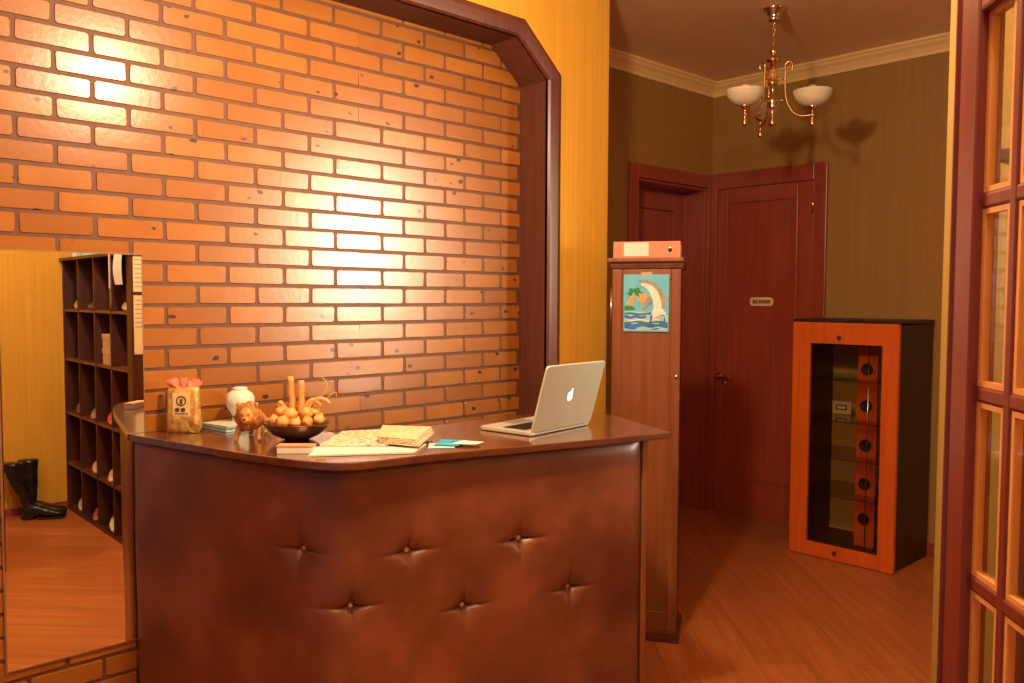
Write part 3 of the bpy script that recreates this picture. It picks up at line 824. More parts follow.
# ------------------------------------------------------------------ laptop
LO = V3((-1.801, 1.783, CZ)); lx = V3((-.129, .992, 0)).normalized(); ly = V3((-lx.y, lx.x, 0))   # ly points to the keyboard edge
LP = frameM(LO, lx, ly, (0, 0, 1))
lw, ldp = .318, .212
lt = thing('laptop', LP @ V3((lw / 2, ldp / 2, 0)), 'open silver laptop with its back to the room on the counter', 'laptop', rz=math.atan2(lx.y, lx.x))
def slab(bm, w, d, z0, z1, M, r=.012, mi=0): prism(bm, [M @ V3((x, y, z0)) for x, y in roundrect(w / 2, d / 2, w, d, r, 4)], (M.to_3x3() @ V3((0, 0, z1 - z0))), mi)
bm = B(); slab(bm, lw, ldp, .002, .0135, LP); bs_ = mk('base', bm, M_alu, lt, bevel=.002)
bm = B()
for r in range(5):
    for c in range(14): box(bm, (.024 + c * .0194, .042 + r * .0185, .0138), (.024 + c * .0194 + .0165, .042 + r * .0185 + .0155, .0148), LP)
mk('keyboard', bm, M_black, bs_)
bm = B(); box(bm, (.107, .146, .0135), (.211, .204, .0139), LP); mk('trackpad', bm, plain('trackpad_grey', (.42, .42, .40, 1), .3, .5), bs_)
for x in (.02, lw - .02):
    for y in (.02, ldp - .02):
        bm = B(); lathe(bm, [(.006, 0), (.006, .0025)], n=10, M=LP @ Matrix.Translation((x, y, 0))); mk('rubber_foot', bm, M_black, bs_)
tilt = math.radians(16.0)
LZ = frameM(LP @ V3((0, .004, .012)), lx, V3((0, 0, 1)) * math.cos(tilt) - ly * math.sin(tilt), -ly * math.cos(tilt) - V3((0, 0, 1)) * math.sin(tilt))
# local z of LZ points outwards to the room
lh = .216
bm = B(); slab(bm, lw, lh, -.001, .006, LZ); lid = mk('lid', bm, M_alu, lt, bevel=.002)
bm = B(); box(bm, (.010, .014, -.0018), (lw - .010, lh - .012, -.0008), LZ); mk('screen', bm, plain('dark_screen', (.02, .02, .022, 1), .12), lid)
bm = B(); lathe(bm, [(.005, .03), (.005, lw - .03)], n=10, M=LP @ frameM((0, .004, .0125), (0, 1, 0), (0, 0, 1), (1, 0, 0))); mk('hinge_bar', bm, M_black, bs_)
m, nt, bs = newmat('glowing_emblem'); M_logo = m
bs.inputs['Base Color'].default_value = (.9, .9, .85, 1); bs.inputs['Emission Color'].default_value = (1, .97, .88, 1); bs.inputs['Emission Strength'].default_value = 1.1
bm = B(); s_ = .034; ccx, ccy = lw / 2, lh * .52
app = [(0, .36), (.16, .46), (.38, .46), (.58, .34), (.40, .16), (.36, -.04), (.44, -.24), (.62, -.36), (.50, -.66), (.30, -.92), (.14, -.94), (0, -.86), (-.14, -.94), (-.32, -.92), (-.56, -.58), (-.68, -.14), (-.60, .26), (-.40, .45), (-.16, .46)]
prism(bm, [LZ @ V3((ccx + a * s_ * .62, ccy + b * s_ * .62, .0058)) for a, b in app], LZ.to_3x3() @ V3((0, 0, .0006)))
prism(bm, [LZ @ V3((ccx + a * s_ * .62, ccy + b * s_ * .62, .0058)) for a, b in ((.0, .50), (.02, .72), (.16, .90), (.32, .96), (.30, .76), (.18, .58))], LZ.to_3x3() @ V3((0, 0, .0006)))
mk('emblem', bm, M_logo, lid)

# ------------------------------------------------------------------ things on the counter
# gold gift pouch with pink tissue top
px_, py_ = -2.595, 1.045
gx = RT.xy.normalized().to_3d(); gy = FW.xy.normalized().to_3d()      # gy away from the viewer
GM = frameM((px_, py_, CZ), gx, gy, (0, 0, 1))
gp = thing('gift_pouch', (px_, py_, CZ), 'gold gift pouch with pink tissue top and picture label beside the mirror', 'gift bag', rz=math.atan2(gx.y, gx.x))
m, nt, bs = newmat('gold_foil'); M_foil = m
f_ = noisetex(nt, ocoords(nt), 40, 4)
nt.links.new(ramp(nt, f_, [(.35, (.42, .22, .05, 1)), (.6, (.78, .48, .14, 1)), (.8, (.9, .68, .3, 1))]), bs.inputs['Base Color'])
bs.inputs['Metallic'].default_value = .3; bs.inputs['Roughness'].default_value = .3; bump(nt, bs, f_, .5, .006)
def rrect(w, d, z, n=6, sq=.7):
    out = []
    for k in range(24):
        a = 2 * PI * k / 24; c, s = math.cos(a), math.sin(a)
        out.append(GM @ V3((w / 2 * math.copysign(abs(c) ** sq, c), d / 2 * math.copysign(abs(s) ** sq, s), z)))
    return out
bm = B(); rings(bm, [rrect(.088, .044, 0, sq=.5), rrect(.100, .052, .008, sq=.45), rrect(.098, .054, .05, sq=.45), rrect(.094, .046, .10, sq=.45), rrect(.096, .030, .135, sq=.5), rrect(.092, .018, .142, sq=.6)])
mk('pouch', bm, M_foil, gp, smooth=True)
bm = B()
lw0 = -.0285
box(bm, (-.026, lw0 + .002, .055), (.028, lw0 + .003, .125), GM, 0)
for k in range(16):
    a0, a1 = 2 * PI * k / 16, 2 * PI * (k + 1) / 16
    q = [GM @ V3((.001 + r * math.cos(a), lw0 + .0015, .100 + r * math.sin(a))) for r, a in ((.016, a0), (.016, a1), (.012, a1), (.012, a0))]
    prism(bm, q, -gy * .0006, 1)
box(bm, (-.003, lw0 + .0008, .090), (.005, lw0 + .0015, .106), GM, 1)
for x in (-.012, .006): prism(bm, [GM @ V3((x + a, lw0 + .0015, .066 + b)) for a, b in ((-.005, 0), (.005, 0), (.008, .010), (.002, .014), (-.008, .009))], -gy * .0006, 1)
box(bm, (-.020, lw0 + .0008, .0595), (.022, lw0 + .0015, .062), GM, 1)
lb = mk('picture_label', bm, [plain('cream_label', (.80, .60, .28, 1), .5, var=.05), M_ink], gp); lb['label'] = 'cream label with small dark drawing'
M_pink = plain('pink_tissue', (.85, .26, .17, 1), .6, var=.2)
bm = B()
for k in range(13):
    a = 2 * PI * k / 13; r0 = .038
    cxk, cyk = r0 * math.cos(a), .012 * math.sin(a)
    ang = random.uniform(-.6, .6)
    M_ = GM @ Matrix.Translation((cxk, cyk, .140)) @ Matrix.Rotation(ang, 4, 'Z') @ Matrix.Rotation(.5 * math.cos(a) + random.uniform(-.3, .3), 4, 'Y')
    h_ = random.uniform(.022, .034)
    prof_ = [(-.004, 0), (.004, 0), (.012, h_ * .6), (.008, h_), (0, h_ * .82), (-.008, h_ * 1.02), (-.012, h_ * .6)]
    prism(bm, [M_ @ V3((x, .001 * math.sin(x * 300), z)) for x, z in prof_], M_.to_3x3() @ V3((0, .0012, 0)))
mk('tissue_ruffle', bm, M_pink, gp)
bm = B()
for k in range(7):
    x = .030 + random.uniform(0, .02); z = random.uniform(0, .02)
    M_ = GM @ Matrix.Translation((x, -.026, z)) @ Matrix.Rotation(random.uniform(-.6, .6), 4, 'Y')
    prism(bm, [M_ @ V3(p) for p in ((-.006, 0, 0), (.006, 0, 0), (.008, 0, .022), (0, 0, .028), (-.008, 0, .02))], M_.to_3x3() @ V3((0, -.001, 0)))
for v_ in bm.verts:
    if v_.co.z < CZ + .0005: v_.co.z = CZ + .0005
mk('foil_frill', bm, M_foil, gp)

# two books and the white jar on them
def book(name, c, w, d, z0, th, rot, mc, label, extra=None):
    M_ = Matrix.Translation((c[0], c[1], z0)) @ Matrix.Rotation(rot, 4, 'Z')
    o = thing(name, (c[0], c[1], z0), label, 'book', 'books under the white jar', rz=rot)
    bm = B(); box(bm, (-w / 2, -d / 2, .0003), (w / 2, d / 2, .002), M_); box(bm, (-w / 2, -d / 2, th - .002), (w / 2, d / 2, th), M_); box(bm, (-w / 2, -d / 2, .002), (-w / 2 + .002, d / 2, th - .002), M_)
    mk('cover', bm, mc, o)
    bm = B(); box(bm, (-w / 2 + .002, -d / 2 + .003, .002), (w / 2 - .004, d / 2 - .003, th - .002), M_); mk('pages', bm, M_white, o)
    return o
M_tealbook = plain('teal_book_cover', (.03, .28, .28, 1), .35)
M_darkbook = plain('dark_book_cover', (.13, .05, .03, 1), .4, var=.3)
M_palebook = plain('pale_book_cover', (.66, .66, .55, 1), .4, var=.15, scale=30)
book('book', (-2.575, 1.222), .145, .205, CZ, .012, math.radians(8), M_tealbook, 'teal covered book lowest in the stack under the white jar')
book('book', (-2.585, 1.225), .13, .20, CZ + .0123, .006, math.radians(12), M_palebook, 'thin pale book on top of the teal one')
jz = CZ + .0186
JM = Matrix.Translation((0, 0, jz)) @ Matrix.Scale(.90, 4, (0, 0, 1)) @ Matrix.Translation((0, 0, -jz))
jr = thing('ceramic_jar', (-2.588, 1.225, jz), 'round white ceramic jar standing on two books', 'jar')
bm = B(); lathe(bm, [(.020, 0), (.026, .002), (.026, .008), (.023, .016), (.030, .030), (.040, .048), (.0465, .068), (.0455, .086), (.038, .101), (.026, .110), (.022, .113)], (-2.588, 1.225, jz), 32, M=JM); mk('body', bm, plain('white_glaze', (.74, .76, .68, 1), .2, var=.05), jr, smooth=True)
bm = B(); lathe(bm, [(.022, .1132), (.024, .116), (.023, .121), (.014, .124), (.002, .125)], (-2.588, 1.225, jz), 24, M=JM); mk('lid', bm, plain('white_glaze_lid', (.74, .76, .68, 1), .2, var=.05), jr, smooth=True)

# carved lion
M_wood = plain('carved_wood', (.60, .28, .07, 1), .4, var=.3, scale=40)
M_mane = plain('carved_mane', (.42, .15, .035, 1), .45, var=.4, scale=90, bmp=.6)
lc = V3((-2.345, 1.15, CZ)); lf_ = V3((.76, -.65, 0)).normalized(); lr_ = V3((-lf_.y, lf_.x, 0))
LI = frameM(lc, lf_, lr_, (0, 0, 1))
ln2 = thing('lion_figurine', lc, 'small carved wooden lion with bushy mane standing on the counter', 'figurine', rz=math.atan2(lf_.y, lf_.x))
bm = B()
def skin_fig(name, verts, edges, rad, mat, parent, sub=2):
    me = bpy.data.meshes.new(name)
    M_ = MM[parent]
    me.from_pydata([M_.inverted() @ V3(v) for v in verts], edges, [])
    me.materials.append(mat)
    o = bpy.data.objects.new(name, me); COL.objects.link(o); o.parent = parent; MM[o] = M_
    sk = o.modifiers.new('skin', 'SKIN'); sk.use_smooth_shade = True
    me.skin_vertices.new() if not me.skin_vertices else None
    for i, r in enumerate(rad):
        me.skin_vertices[0].data[i].radius = r if isinstance(r, tuple) else (r, r)
    me.skin_vertices[0].data[0].use_root = True
    ss = o.modifiers.new('sub', 'SUBSURF'); ss.levels = sub; ss.render_levels = sub
    return o
L3 = lambda a, b, c: LI @ V3((a, b, c))
vv = [L3(0, 0, .066), L3(-.04, 0, .065), L3(-.062, 0, .062), L3(.035, 0, .068), L3(.058, 0, .074), L3(.080, 0, .072),
      L3(.040, .026, .046), L3(.046, .031, .022), L3(.052, .032, .0065), L3(.062, .032, .006),
      L3(.040, -.026, .046), L3(.050, -.033, .022), L3(.062, -.034, .0065), L3(.072, -.034, .006),
      L3(-.062, .020, .044), L3(-.074, .022, .024), L3(-.066, .022, .0065), L3(-.055, .022, .006),
      L3(-.062, -.020, .044), L3(-.070, -.022, .024), L3(-.060, -.022, .0065), L3(-.049, -.022, .006),
      L3(-.080, 0, .056), L3(-.095, .004, .036), L3(-.102, .006, .020)]
ee = [(0, 1), (1, 2), (0, 3), (3, 4), (4, 5), (3, 6), (6, 7), (7, 8), (8, 9), (3, 10), (10, 11), (11, 12), (12, 13), (2, 14), (14, 15), (15, 16), (16, 17), (2, 18), (18, 19), (19, 20), (20, 21), (2, 22), (22, 23), (23, 24)]
rd = [.021, .019, .018, .024, .022, .013, .013, .009, .008, .007, .013, .009, .008, .007, .013, .008, .007, .0065, .013, .008, .007, .0065, .006, .004, .006]
skin_fig('lion_body', vv, ee, rd, M_wood, ln2)
bm = B(); ball(bm, L3(.056, 0, .072), (.024, .036, .043), LI.to_3x3().to_4x4(), n=12, lump=.35, seed=3); mk('mane', bm, M_mane, ln2, smooth=True)
bm = B(); ball(bm, L3(.075, 0, .076), (.014, .020, .025), LI.to_3x3().to_4x4(), n=10, lump=.1); ball(bm, L3(.088, 0, .066), (.010, .011, .009), LI.to_3x3().to_4x4(), n=8); ball(bm, L3(.097, 0, .070), (.0025, .005, .003), LI.to_3x3().to_4x4(), n=6, mi=1)
for s in (-1, 1):
    ball(bm, L3(.0875, s * .009, .082), (.002, .003, .0025), LI.to_3x3().to_4x4(), n=6, mi=1); ball(bm, L3(.062, s * .026, .108), (.005, .007, .008), LI.to_3x3().to_4x4(), n=6)
mk('face', bm, [M_wood, M_black], ln2, smooth=True)

# pinkish shell beside the bowl
bm = B(); ball(bm, V3((-2.425, 1.272, CZ + .0155)), (.020, .016, .0155), n=10, lump=.1, seed=5)
tag(mk('smooth_shell', bm, plain('pink_shell', (.75, .30, .20, 1), .3, var=.2), origin=(-2.425, 1.272, CZ), smooth=True), 'smooth pink shell lying between the lion and the bowl', 'shell')

# bronze bowl of dried fruit
bc = V3((-2.235, 1.235, CZ))
bw = thing('bronze_bowl', bc, 'shallow bronze bowl heaped with dried fruit on the counter', 'bowl')
m, nt, bs = newmat('bronze'); M_bronze = m
f_ = noisetex(nt, ocoords(nt), 14, 3)
nt.links.new(ramp(nt, f_, [(.35, (.10, .06, .03, 1)), (.7, (.28, .17, .07, 1))]), bs.inputs['Base Color']); bs.inputs['Metallic'].default_value = .9; bs.inputs['Roughness'].default_value = .3
bm = B(); lathe(bm, [(.030, 0), (.036, .001), (.038, .004), (.050, .008), (.072, .020), (.088, .036), (.095, .050), (.096, .0525), (.092, .0525), (.084, .038), (.068, .024), (.046, .013), (0, .011)], bc, 36, cap=False)
bm.faces.new([v for v in bm.verts if abs(v.co.z - CZ) < 1e-5][::-1])
mk('bowl', bm, M_bronze, bw, smooth=True)
M_fruit = plain('dried_fruit', (.72, .30, .08, 1), .5, var=.35, scale=35, bmp=.4)
M_fruit2 = plain('dried_pod', (.80, .40, .13, 1), .5, var=.25, scale=45, bmp=.3)
k = 0
spots = [(-.062, -.012, .058, .021), (-.030, -.042, .058, .022), (.008, -.052, .057, .018), (.040, -.040, .058, .019), (.066, -.006, .060, .018), (-.055, .030, .058, .022), (.050, .036, .058, .021), (-.005, .052, .056, .022), (.0, -.012, .052, .022),
         (-.046, -.006, .083, .020), (-.012, -.028, .080, .021), (.030, -.012, .080, .021), (.050, .014, .082, .017), (-.022, .022, .085, .021), (.018, .026, .083, .019)]
for (a, b, z, r) in spots:
    c = bc + gx * a + gy * b + V3((0, 0, z))
    bm = B(); ball(bm, V3((0, 0, 0)), (r, r * random.uniform(.75, 1), r * random.uniform(.75, .95)), Matrix.Rotation(random.uniform(0, 3), 4, 'Z'), n=10, lump=.25, seed=k)
    o = mk('dried_fruit', bm, M_fruit if k % 2 else M_fruit2, local=True, smooth=True); o.location = c; k += 1
    tag(o, 'lumpy orange dried fruit heaped in the bronze bowl', 'dried fruit', 'dried fruit in the bronze bowl')
for (a, h_, lean, lab) in ((-.012, .128, -.006, 'taller of the two cinnamon sticks standing up in the bowl'), (.012, .116, .002, 'shorter of the two cinnamon sticks standing up in the bowl')):
    p0 = bc + gx * a + gy * .0 + V3((0, 0, .060)); p1 = bc + gx * (a + lean) + gy * .0 + V3((0, 0, .060 + h_))
    bm = B(); pts = [p0.lerp(p1, i / 8) + gx * .0012 * math.sin(i * 2.1) for i in range(9)]
    tube(bm, pts, [.0095, .0098, .0092, .0095, .009, .0092, .0088, .009, .0085], 10)
    for sgn in (-1, 1): tube(bm, [p + gx * .0045 * sgn - gy * .004 for p in pts], .0035, 6)
    tag(mk('cinnamon_stick', bm, plain('cinnamon', (.78, .34, .10, 1), .5, var=.25, scale=60), origin=p0, smooth=True), lab, 'cinnamon stick', 'cinnamon sticks in the bronze bowl')
curls = [((.030, .0, .085), (.045, 0, .112), (.065, 0, .122), (.085, 0, .118), (.098, 0, .108), 'curled orange peel arching over the rim of the bowl'),
         ((.022, .0, .090), (.030, 0, .105), (.046, 0, .118), (.060, 0, .112), (.070, 0, .100), 'short twisted peel strip beside the cinnamon sticks'),
         ((-.028, .0, .088), (-.040, 0, .100), (-.048, 0, .110), (-.052, 0, .106), (-.055, 0, .098), 'small curled peel on the lion side of the bowl')]
for cc in curls:
    pts = spline([bc + gx * p[0] + gy * p[1] + V3((0, 0, p[2])) for p in cc[:5]], 4)
    bm = B(); tube(bm, pts, [.004 + .003 * math.sin(PI * i / (len(pts) - 1)) for i in range(len(pts))], 6)
    tag(mk('peel_curl', bm, M_fruit2, origin=pts[0], smooth=True), cc[5], 'dried peel', 'dried peel in the bronze bowl')
bm = B()
for a0, z0_, a1, z1_, a2, z2_ in ((.05, .09, .09, .16, .076, .185), (.05, .09, .11, .14, .118, .128)):
    tube(bm, spline([bc + gx * a + V3((0, 0, z)) for a, z in ((a0, z0_), (a1, z1_), (a2, z2_))], 5), .0011, 5)
tag(mk('grass_sprig', bm, plain('dry_grass', (.80, .48, .2, 1), .6), origin=bc + V3((0, 0, .09))), 'thin dry sprig sticking out of the bowl', 'sprig')

# white card box at the edge
ux = V3((.67, .742, 0)).normalized(); uy = V3((-ux.y, ux.x, 0))
wb = thing('card_box', (-2.035, 1.11, CZ), 'small white card box in front of the bronze bowl', 'box', rz=math.atan2(ux.y, ux.x))
WM = frameM((-2.062, 1.078, CZ), ux, uy, (0, 0, 1))
bm = B(); box(bm, (0, 0, .0003), (.098, .036, .018), WM); mk('box_body', bm, M_white, wb, bevel=.001)
bm = B(); box(bm, (-.001, -.001, .018), (.099, .037, .0225), WM); mk('box_lid', bm, plain('pinkish_lid', (.72, .34, .20, 1), .5), wb, bevel=.001)

# newspapers and brochures
m, nt, bs = newmat('newsprint'); M_news = m
v1 = noisetex(nt, coords(nt, (60, 60, 60)), 1.2, 3); v2_ = noisetex(nt, coords(nt), 16, 2)
c_ = ramp(nt, v1, [(.42, (.34, .27, .18, 1)), (.52, (.80, .74, .58, 1))])
c_ = mixc(nt, ramp(nt, v2_, [(.52, (0, 0, 0, 1)), (.60, (1, 1, 1, 1))]), c_, (.80, .60, .34, 1))
nt.links.new(c_, bs.inputs['Base Color']); bs.inputs['Roughness'].default_value = .7
def sheet(name, corners, z, th, mat, label, cat, group=None, curl=0.0):
    c = [V3((x, y, z)) for x, y in corners]
    N = 8; bm = B(); top_, bot_ = [], []
    for i in range(N + 1):
        r1, r2 = [], []
        for j in range(N + 1):
            s, t_ = i / N, j / N
            p = c[0].lerp(c[1], s).lerp(c[3].lerp(c[2], s), t_)
            h = curl * (s - .5) ** 2 * 4 * t_ + .0006 * (1 + noise.noise(p * 25))
            r1.append(bm.verts.new(p + V3((0, 0, .0004 + h)))); r2.append(bm.verts.new(p + V3((0, 0, th + h))))
        bot_.append(r1); top_.append(r2)
    for i in range(N):
        for j in range(N):
            bm.faces.new((top_[i][j], top_[i + 1][j], top_[i + 1][j + 1], top_[i][j + 1])); bm.faces.new((bot_[i][j], bot_[i][j + 1], bot_[i + 1][j + 1], bot_[i + 1][j]))
        for a_, b_ in (((i, 0), (i + 1, 0)), ((i + 1, N), (i, N)), ((0, i + 1), (0, i)), ((N, i), (N, i + 1))):
            bm.faces.new((bot_[a_[0]][a_[1]], bot_[b_[0]][b_[1]], top_[b_[0]][b_[1]], top_[a_[0]][a_[1]]))
    cen = sum(c, V3()) / 4
    return tag(mk(name, bm, mat, origin=cen), label, cat, group)
sheet('newspaper', [(-1.965, 1.118), (-1.815, 1.352), (-1.895, 1.455), (-2.06, 1.20)], CZ, .005, M_white, 'white folded newspaper lying lowest along the counter edge', 'newspaper', 'newspapers on the counter')
sheet('newspaper', [(-2.055, 1.205), (-1.925, 1.345), (-2.14, 1.545), (-2.225, 1.385)], CZ + .0062, .0045, M_news, 'printed newspaper lying behind the white folded one', 'newspaper', 'newspapers on the counter')
M_broch = plain('brochure_paper', (.74, .60, .38, 1), .5, var=.3, scale=60)
M_broch2 = plain('brochure_dark_spine', (.20, .10, .05, 1), .5)
bp0 = [(-1.955, 1.335), (-1.840, 1.385), (-1.995, 1.560), (-2.125, 1.470)]
zz = CZ + .0122
for k, lab in enumerate(('lowest of the folded brochures stacked on the newspapers', 'second folded brochure from the bottom of the newspaper pile', 'middle one of the folded brochures stacked on the newspapers', 'second folded brochure from the top of the newspaper pile', 'topmost folded brochure on the newspaper pile')):
    off = V3((-.006 * k + random.uniform(-.004, .004), .003 * k, 0))
    o = sheet('brochure', [(x + off.x, y + off.y) for x, y in bp0], zz, .0020, M_broch if k % 2 == 0 else M_news, lab, 'brochure', 'brochures on the newspapers'); zz += .0033
M_cyan = plain('cyan_print', (.02, .42, .75, 1), .35, var=.5, scale=22)
M_cyan2 = plain('pale_cyan_print', (.42, .70, .85, 1), .35, var=.3, scale=25)
sheet('leaflet', [(-1.850, 1.425), (-1.806, 1.485), (-1.868, 1.545), (-1.915, 1.480)], CZ, .0012, M_cyan2, 'pale blue leaflet nearest the newspapers', 'leaflet', 'blue leaflets on the counter')
sheet('leaflet', [(-1.868, 1.462), (-1.812, 1.505), (-1.868, 1.585), (-1.928, 1.535)], CZ + .0030, .0012, M_cyan, 'bright cyan leaflet in the middle of three on the counter', 'leaflet', 'blue leaflets on the counter')
sheet('leaflet', [(-1.838, 1.500), (-1.782, 1.545), (-1.800, 1.590), (-1.858, 1.560)], CZ + .0060, .0012, M_white, 'small white leaflet nearest the laptop', 'leaflet', 'blue leaflets on the counter')

# ------------------------------------------------------------------ shoe rack seen in the mirror
RY0, RY1 = 1.62, 1.92
cols = [.900, .573, .229, -.085, -.39]
rk = thing('shoe_rack', (.2, 1.77, 0), 'tall dark wooden shoe rack of open cubbies seen in the mirror', 'shelf')
zs = [.02, .325, .673, 1.037, 1.368, 1.690]
bm = B(); box(bm, (cols[0], RY0, 0), (cols[0] + .018, RY1, 1.691)); mk('side_board', bm, M_rack, rk)
bm = B(); box(bm, (-.47, RY0, 0), (cols[4] - .055, RY1, 1.691)); box(bm, (cols[4] - .055, RY0, 0), (cols[4], RY0 + .02, 1.691)); mk('side_board', bm, M_rack, rk)
bm = B(); box(bm, (-.47, RY1 - .008, .0), (cols[0] + .018, RY1, 1.691)); mk('back_board', bm, M_rack, rk)
for z in zs[1:5]:
    bm = B(); box(bm, (cols[4], RY0 + .004, z - .016), (cols[0], RY1 - .008, z)); mk('shelf', bm, M_cabd, rk)
bm = B(); box(bm, (cols[4] - .005, RY0, .0), (cols[0], RY1 - .008, .02)); mk('bottom_board', bm, M_rack, rk)
bm = B(); box(bm, (-.49, RY0 - .015, 1.691), (cols[0] + .035, RY1 + .005, 1.7094)); mk('top_board', bm, M_rack, rk)
for x in cols[1:4]:
    bm = B(); box(bm, (x - .008, RY0 + .002, .02), (x + .008, RY1 - .008, 1.691)); mk('divider', bm, M_rack, rk)

def shoe_mesh(bm, L=.25, W_=.085, H_=.075, open_=True):
    rr = []
    for i in range(9):
        s = i / 8; x = -L / 2 + L * s
        w = W_ * (.62 + .38 * math.sin(PI * min(1, s * .75 + .18))) * (1 if s < .93 else .75)
        h = H_ * (1 - .55 * max(0, (s - .30) / .70) ** .8) * (1 if s < .95 else .7)
        if i == 0: w *= .7
        ring = []
        for k in range(12):
            a = 2 * PI * k / 12
            zz_ = max(0.0, h * (.5 + .5 * math.sin(a) * 1.0))
            ring.append(V3((x, w / 2 * math.copysign(abs(math.cos(a)) ** .7, math.cos(a)), zz_)))
        rr.append(ring)
    rings(bm, rr)
    box(bm, (-L / 2 + .005, -W_ * .36, 0), (L / 2 - .03, W_ * .36, .010), mi=1)
M_sole = plain('rubber_sole', (.55, .45, .32, 1), .7)
def shoe(loc, rz, c, label, L=.20, W_=.08, H_=.06):
    o = thing('shoe', loc, label, 'shoe', 'shoes in the rack', rz=rz)
    bm = B(); shoe_mesh(bm, L, W_, H_); bm.transform(Matrix.Translation((0, 0, .0015)))
    mk('upper', bm, [plain('shoe_upper', c, .5, var=.2), M_sole], o, local=True, smooth=True)
    bm = B(); tube(bm, [(-L * .36 + .04 * math.cos(t_ * PI / 6) , .022 * math.sin(t_ * PI / 6), H_ * .93) for t_ in range(13)], .005, 6)
    mk('collar', bm, plain('shoe_collar', tuple(x * .6 for x in c[:3]) + (1,), .7), o, local=True, smooth=True)
    return o
cxm = [(cols[i] + cols[i + 1]) / 2 for i in range(4)]
rowz = lambda r: zs[4 - r] + .0005      # row 0 = top
F_ = -PI / 2
shoe((cxm[0] + .01, 1.685, rowz(0)), F_ - 1.25, (.55, .34, .16, 1), 'tan shoe in the top row of the rack at the yellow wall end')
shoe((cxm[1] + .01, 1.685, rowz(0)), F_ - 1.25 + .15, (.10, .06, .04, 1), 'dark brown shoe in the top row next to the tan one')
shoe((cxm[3] + .01, 1.685, rowz(0)), F_ - 1.25, (.42, .25, .12, 1), 'light brown shoe in the top row beside the hanging note', H_=.05)
shoe((cxm[0] + .01, 1.685, rowz(2)), F_ - 1.25, (.17, .09, .06, 1), 'brown shoe in the middle row at the yellow wall end')
shoe((cxm[1] + .01, 1.685, rowz(2)), F_ - 1.25 + .1, (.34, .2, .13, 1), 'taupe shoe in the middle row next to the red one')
shoe((cxm[2] + .01, 1.685, rowz(2)), F_ - 1.25, (.62, .05, .04, 1), 'red shoe with pale sole in the middle row')
shoe((cxm[3] + .01, 1.685, rowz(2)), F_ - 1.25 - .1, (.22, .2, .19, 1), 'grey shoe in the middle row next to the red one')
shoe((cxm[1] + .01, 1.685, rowz(3)), F_ - 1.25, (.62, .45, .25, 1), 'beige shoe in the second row from the floor')
shoe((cxm[2] + .01, 1.685, rowz(3)), F_ - 1.25 + .1, (.60, .44, .22, 1), 'sand coloured low shoe in the second row from the floor', H_=.06)
shoe((cxm[3] + .01, 1.685, rowz(3)), F_ - 1.25, (.72, .58, .30, 1), 'cream flat shoe in the second row from the floor', H_=.045)
shoe((cxm[0] + .01, 1.685, rowz(4)), F_ - 1.25, (.70, .62, .45, 1), 'off white shoe in the bottom row at the yellow wall end')
shoe((cxm[1] + .01, 1.685, rowz(4)), F_ - 1.25 + .1, (.40, .10, .06, 1), 'dull red shoe in the bottom row')
shoe((cxm[2] + .01, 1.685, rowz(4)), F_ - 1.25, (.80, .72, .52, 1), 'white trainer in the bottom row')
shoe((cxm[3] + .01, 1.685, rowz(4)), F_ - 1.25 - .05, (.50, .46, .03, 1), 'yellow green slipper in the bottom row nearest the counter', H_=.055)
# parcel pack, boxes, bottle, sprig
o = thing('paper_pack', (cxm[2], 1.72, rowz(0)), 'rounded tan paper pack standing in the top row of the rack', 'pack')
bm = B()
rings(bm, [[V3((cxm[2] + w / 2 * math.copysign(abs(math.cos(a)) ** .6, math.cos(a)), 1.72 + d / 2 * math.copysign(abs(math.sin(a)) ** .6, math.sin(a)), rowz(0) + z)) for a in [2 * PI * k / 16 for k in range(16)]] for w, d, z in ((.10, .07, .001), (.12, .08, .01), (.12, .08, .09), (.10, .05, .125), (.05, .02, .135))])
mk('pack_body', bm, plain('tan_paper', (.60, .36, .15, 1), .6), o, smooth=True)
bm = B(); box(bm, (cxm[2] - .035, 1.677, rowz(0) + .03), (cxm[2] + .035, 1.679, rowz(0) + .07)); mk('pack_label', bm, M_cream, o)
for k, (h_, lab) in enumerate(((.10, 'lower of the two tan boxes stacked in the second row'), (.085, 'upper of the two tan boxes stacked in the second row'))):
    zb_ = rowz(1) + (0 if k == 0 else .1005)
    o = thing('shoe_box', (cxm[2] - .02, 1.74, zb_), lab, 'box', 'boxes in the rack')
    bm = B(); box(bm, (cxm[2] - .115, 1.645, zb_ + .0005), (cxm[2] + .075, 1.85, zb_ + h_ * .7)); mk('box_body', bm, plain('tan_card', (.60, .42, .22, 1), .6), o)
    bm = B(); box(bm, (cxm[2] - .118, 1.642, zb_ + h_ * .7), (cxm[2] + .078, 1.853, zb_ + h_)); mk('box_lid', bm, plain('tan_card_lid', (.66, .48, .27, 1), .6), o)
o = thing('spray_bottle', (cxm[0] - .03, 1.72, rowz(1)), 'small white bottle in the second row at the yellow wall end', 'bottle')
bm = B(); lathe(bm, [(.022, .0005), (.024, .004), (.024, .06), (.010, .08), (.009, .09)], (cxm[0] - .03, 1.72, rowz(1)), 16); mk('bottle_body', bm, M_white, o, smooth=True)
bm = B(); lathe(bm, [(.010, .09), (.011, .092), (.010, .108), (.006, .112)], (cxm[0] - .03, 1.72, rowz(1)), 16); mk('cap', bm, M_red, o, smooth=True)
bm = B(); lathe(bm, [(.028, .0005), (.030, .003), (.030, .026), (.027, .030), (.02, .031)], (cxm[1] - .02, 1.71, rowz(1)), 18)
tag(mk('polish_tin', bm, M_red, origin=(cxm[1] - .02, 1.71, rowz(1)), smooth=True), 'small round red tin in the second row of the rack', 'tin')
